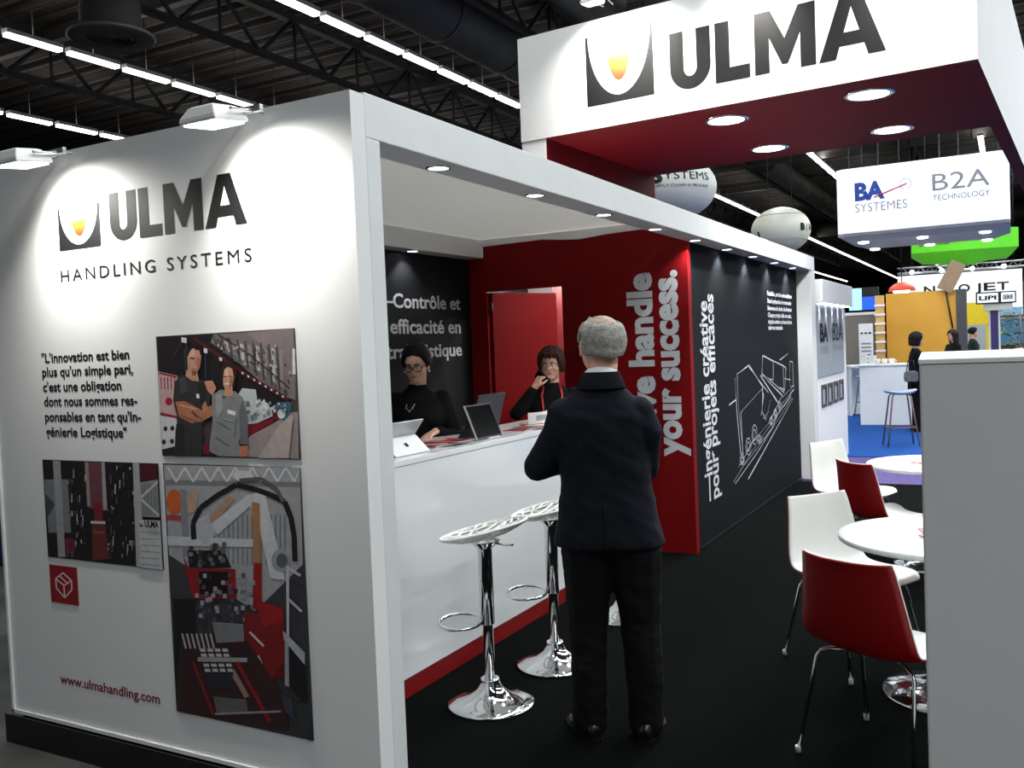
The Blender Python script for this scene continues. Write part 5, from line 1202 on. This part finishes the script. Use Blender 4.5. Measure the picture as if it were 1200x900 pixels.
# stand at the far right: purple column, sign, yellow and grey walls, plants
t = thing('totem', 'white-edged purple column carrying two small signs above the grey partition', 'totem', atd(1166, 415, 24), .05); t.location.z = 0
mb = MB(); mb.box((-.09, -.06, 0), (.09, .06, 2.18), mat('purple_column', (62, 52, 120), .5)); mb.build('column', t)
for sx in (-1, 1): 
    mb = MB(); mb.box((sx * .091, -.07, 0), (sx * .135, .07, 2.18), WHITEP); mb.build('edge', t)
mb = MB(); mb.box((-.24, -.15, 2.181), (.42, .3, 2.36), WHITEP); mb.build('cap', t)
for x0, x1, s in ((-.42, .12, 'LIPI'), (.13, .50, 'SERIE')):
    mb = MB(); mb.box((x0, -.2, 2.361), (x1, .1, 2.66), BLACKPL); mb.build('sign_box', t); mb = MB(); mb.box((x0 + .03, -.212, 2.39), (x1 - .03, -.2005, 2.63), mat('lit_white', (235, 235, 235), .5, emit=(240, 245, 255), estr=.6)); mb.build('sign_face', t); local_text(t, s, x0 + .07, x1 - .07, 2.46, .11, LETB, .04, -.214)
t = thing('grey_panel', 'tall pale grey panel with a yellow top right of the yellow wall', 'wall panel', atd(1142, 400, 27), .05); t.location.z = 0
mb = MB(); mb.box((-.35, 0, 0), (.30, .1, 1.85), mat('pale_grey_panel', (165, 172, 178), .6)); mb.build('panel', t); mb = MB(); mb.box((-.35, 0, 1.851), (.62, .1, 2.5), mat('bright_yellow', (225, 195, 30), .6)); mb.build('header', t); mb = MB(); mb.box((.301, 0.02, 0), (.62, .1, 1.85), mat('bright_yellow', (225, 195, 30), .6)); mb.build('side_panel', t)
t = thing('roof_box', 'rounded white car-like roof just above the grey partition', 'exhibit', atd(1186, 425, 19), .05); zt_ = t.location.z; t.location.z = 0
mb = MB(); L_ = []
for x, z0_, z1_ in ((-.42, .75, .80), (-.38, .7, zt_ + .10), (-.1, .7, zt_ + .24), (.2, .7, zt_ + .30), (.5, .7, zt_ + .22), (.62, .7, .95)): L_.append([Vector((x, -.5, z0_)), Vector((x, -.5, z1_ - .08)), Vector((x, -.3, z1_)), Vector((x, .3, z1_)), Vector((x, .5, z1_ - .08)), Vector((x, .5, z0_))])
mb.loft(L_, WHITEP); mb.build('shell', t); mb = MB(); mb.tube([(.18, -.505, zt_ + .1), (.2, -.3, zt_ + .305), (.2, .3, zt_ + .305)], .02, BLACKPL, 6); mb.build('seam', t); mb = MB(); mb.box((-.3, -.4, 0), (.5, .4, .699), BLACKPL); mb.build('base', t)
# plant
t = thing('potted_plant', 'dark green leafy plant at the far right above the partition', 'plant', atd(1196, 395, 25)); t.location.z = 0
mb = MB(); mb.lathe([(.18, 0), (.24, .4), (.26, .42), (.22, .42), (.2, .38)], DARKM, 20); mb.build('pot', t); rp_ = random.Random(8)
mb = MB(); LEAF = mat('dark_leaf', (48, 70, 35), .5, var=.4)
for i in range(260):
    a = rp_.uniform(0, 2 * PI); r = rp_.uniform(0, .5) ; z = rp_.uniform(.5, 2.3); c = Vector((r * math.cos(a), r * math.sin(a), z)); d = Vector((math.cos(a), math.sin(a), rp_.uniform(-.6, .6))).normalized(); sd = d.orthogonal().normalized()
    L = rp_.uniform(.10, .2); mb.face([c, c + d * L * .5 + sd * L * .2, c + d * L, c + d * L * .5 - sd * L * .2], LEAF)
mb.build('foliage', t, recalc=False); mb = MB(); mb.tube([(0, 0, .35), (.02, 0, 1.2), (0, .02, 2.1)], .02, mat('brown_wood', (120, 95, 80), .5), 6); mb.build('stem', t)
# dark back walls of the far stands
p = atd(1150, 400, 34)
t = thing('dark_stand', 'dark stand wall far behind the totem on the right', 'wall panel', (p.x, p.y, 0), .05)
mb = MB(); mb.box((-3, 0, 0), (5, .2, 3.2), HALLW); mb.build('panel', t); mb = MB(); mb.box((-3, -.05, 3.201), (5, .25, 3.4), DARKM); mb.build('header', t)
rp_ = random.Random(4)
for i in range(7):
    mb = MB(); x = .5 + i * .45; mb.ball((x, -.2, 1.9 + rp_.uniform(-.5, 1.2)), (.06, .06, .06), LEDW); mb.build('lamp', t)
t = thing('lit_case', 'blue-lit display case at the right behind the purple column', 'display case', atd(1182, 392, 30), .05); t.location.z = 0
mb = MB(); mb.box((-.4, 0, 0), (.5, .5, 1.0), DARKM); mb.build('cabinet', t); mb = MB(); mb.box((-.4, 0, 1.2), (.5, .06, 2.0), mat('lit_teal', (40, 80, 110), .4, emit=(50, 110, 150), estr=.5)); mb.build('back_panel', t); mb = MB(); mb.box((-.42, -.05, 2.001), (.52, .55, 2.08), STEEL); mb.build('roof', t); mb = MB(); mb.box((-.4, 0, 1.001), (.5, .5, 1.03), WOOD); mb.build('shelf', t)
for sx in (-.39, .45):
    mb = MB(); mb.box((sx, .45, 1.031), (sx + .04, .49, 2.0), STEEL); mb.build('post', t)

# ---- people of the far stands
def far_person(label, loc, face, h, pose, topm, hairm, low, botm=TROU, drop=.0):
    t = thing('person', label, 'person', loc, math.atan2(-face[0], face[1])); k = h / 1.68
    hz = (1.56 if pose == 'stand' else 1.22) * k; zs = hz - .19
    Mh = head_matrix((0, .02, hz), 0, -6, 0); hip = zs - .52
    mb = MB(); head_forms(mb, Mh, Vector((0, -.01, zs + .03)), .95, 1)
    torso(mb, [(hip - .05, 0, 0, .14, .10), (zs - .3, 0, 0, .12, .085), (zs - .1, 0, .01, .14, .09), (zs - .02, 0, 0, .10, .06), (zs + .03, 0, -.01, .055, .05)])
    arms = [((-.21, .04, zs - .28), (-.08, .24, zs - .32)), ((.21, .04, zs - .28), (.08, .24, zs - .32))]
    for sx, (el, wr) in zip((-1, 1), arms): chain(mb, [((sx * .15, 0, zs - .03), .042), (el, .036), (wr, .024)]); hand(mb, wr, (-sx * .4, .8, 0), (0, .1, -1), (-sx, .3, 0), .4, .92)
    kn = [((sx * .09, .02, .48), (sx * .09, -.01, .08)) if pose == 'stand' else ((sx * .11, .42, hip - .02), (sx * .11, .40, .08)) for sx in (-1, 1)]
    for sx, (k1, k2) in zip((-1, 1), kn): chain(mb, [((sx * .085, 0, hip - .02), .085), (k1, .055), (k2, .036)])
    remeshed('body', mb, SKIN, t, .009, 3)
    mb = MB(); torso(mb, [(hip - .16, 0, 0, .19, .135), (hip, 0, 0, .185, .135), (zs - .28, 0, .005, .16, .12), (zs - .12, 0, .015, .175, .125), (zs - .04, 0, 0, .16, .09), (zs + .02, 0, -.01, .09, .062), (zs + .05, 0, -.012, .058, .054)])
    for sx, (el, wr) in zip((-1, 1), arms): chain(mb, [((sx * .15, 0, zs - .045), .064), (el, .054), (Vector(el).lerp(Vector(wr), .85), .042)])
    remeshed('jacket', mb, topm, t, .012, 4)
    mb = MB()
    for sx, (k1, k2) in zip((-1, 1), kn): chain(mb, [((sx * .085, 0, hip - .04), .11), (k1, .078), (k2, .058)])
    remeshed('trousers', mb, botm, t, .013, 3)
    fy = -.01 if pose == 'stand' else .40
    shoe(t, -.10, fy, 6); shoe(t, .10, fy, -6); eyes(Mh, t, .95); hair_cap(Mh, t, hairm, low, 90, .95, 1.04, .022, .006, 3, drop=drop); return t
def long_low(az): a = abs((az + 180) % 360 - 180); return 26 if a < 32 else (26 - (a - 32) * 2.6 if a < 62 else -54)
def short_low(az): a = abs((az + 180) % 360 - 180); return 36 if a < 40 else (36 - (a - 40) * 1.6 if a < 80 else -30)
p = atd(1074, 440, 15.6); far_person('dark-haired woman in black standing side-on before the yellow wall', (p.x, p.y, 0), (.93, .35), 1.68, 'stand', BLKCL, HAIRD, long_low, drop=.05)
t = thing('handbag', 'grey patterned handbag hanging at the standing woman\'s side', 'bag', (p.x - .06, p.y - .30, .86), .3)
mb = MB(); mb.loft([[Vector((x * w_, y * .05, z)) for x, y in ((-1, -1), (1, -1), (1, 1), (-1, 1))] for w_, z in ((.09, 0), (.11, .06), (.10, .15), (.08, .18))], mat('grey_bag', (95, 95, 98), .5, var=.6, nscale=40), True, False); mb.build('body', t, .012); mb = MB(); mb.tube([(-.07, 0, .17), (-.04, .0, .36), (.04, 0, .36), (.07, 0, .17)], .008, BLACKPL, 6); mb.build('strap', t)
p = atd(1118, 440, 19.5); far_person('long-haired woman in black seated before the dark end of the yellow wall', (p.x, p.y, .38), (-.75, -.66), 1.66, 'sit', BLKCL, mat('dark_brown_hair', (38, 22, 20), .6, var=.4, nscale=50, bump=.6, bscale=150, spec=.2), long_low, drop=.15)
p = atd(1141, 440, 22.5); far_person('person in a dark green jacket bending over a table at far right', (p.x, p.y, .42), (.95, .3), 1.66, 'sit', mat('dark_green_cloth', (24, 38, 38), .85), HAIRD, short_low)
for (x_, y_, lab) in ((1118, 19.5, 'dark high chair under the seated long-haired woman'), (1141, 22.5, 'dark high chair under the person in dark green')):
    p = atd(x_, 440, y_); t = thing('high_chair', lab, 'chair', (p.x, p.y, 0), 0)
    zc = (.38 if y_ < 20 else .42) + 1.22 * .988 - .19 - .52 - .20
    mb = MB(); mb.lathe([(.17, zc - .03), (.18, zc - .01), (.16, zc)], BLACKPL, 20); mb.build('seat', t)
    for a in range(4): mb = MB(); mb.tube([(.10 * math.cos(a * PI / 2 + .7), .10 * math.sin(a * PI / 2 + .7), zc - .03), (.2 * math.cos(a * PI / 2 + .7), .2 * math.sin(a * PI / 2 + .7), 0)], .012, STEEL, 6); mb.build('leg', t)
# ---- at the left edge: dark neighbouring stand with a purple lit panel
t = thing('dark_display', 'dark display stand with a purple panel past the left end of the front wall', 'display', (-7.9, 5.2, -.09), .3)
mb = MB(); mb.box((-1.5, 0, .3), (1.6, .3, 2.2), mat('very_dark_panel', (20, 20, 24), .6)); mb.build('panel', t); mb = MB(); mb.box((-1.5, -.2, 0), (1.6, .5, .299), mat('blue_plinth', (20, 30, 80), .7)); mb.build('plinth', t)
mb = MB(); mb.box((.6, -.02, 1.0), (1.5, -.001, 1.35), mat('lit_purple', (110, 90, 190), .5, emit=(110, 90, 200), estr=.5)); mb.build('lit_panel', t); mb = MB(); mb.box((.7, -.02, 1.5), (1.5, -.001, 1.9), mat('lit_white', (235, 235, 235), .5)); mb.build('screen', t)
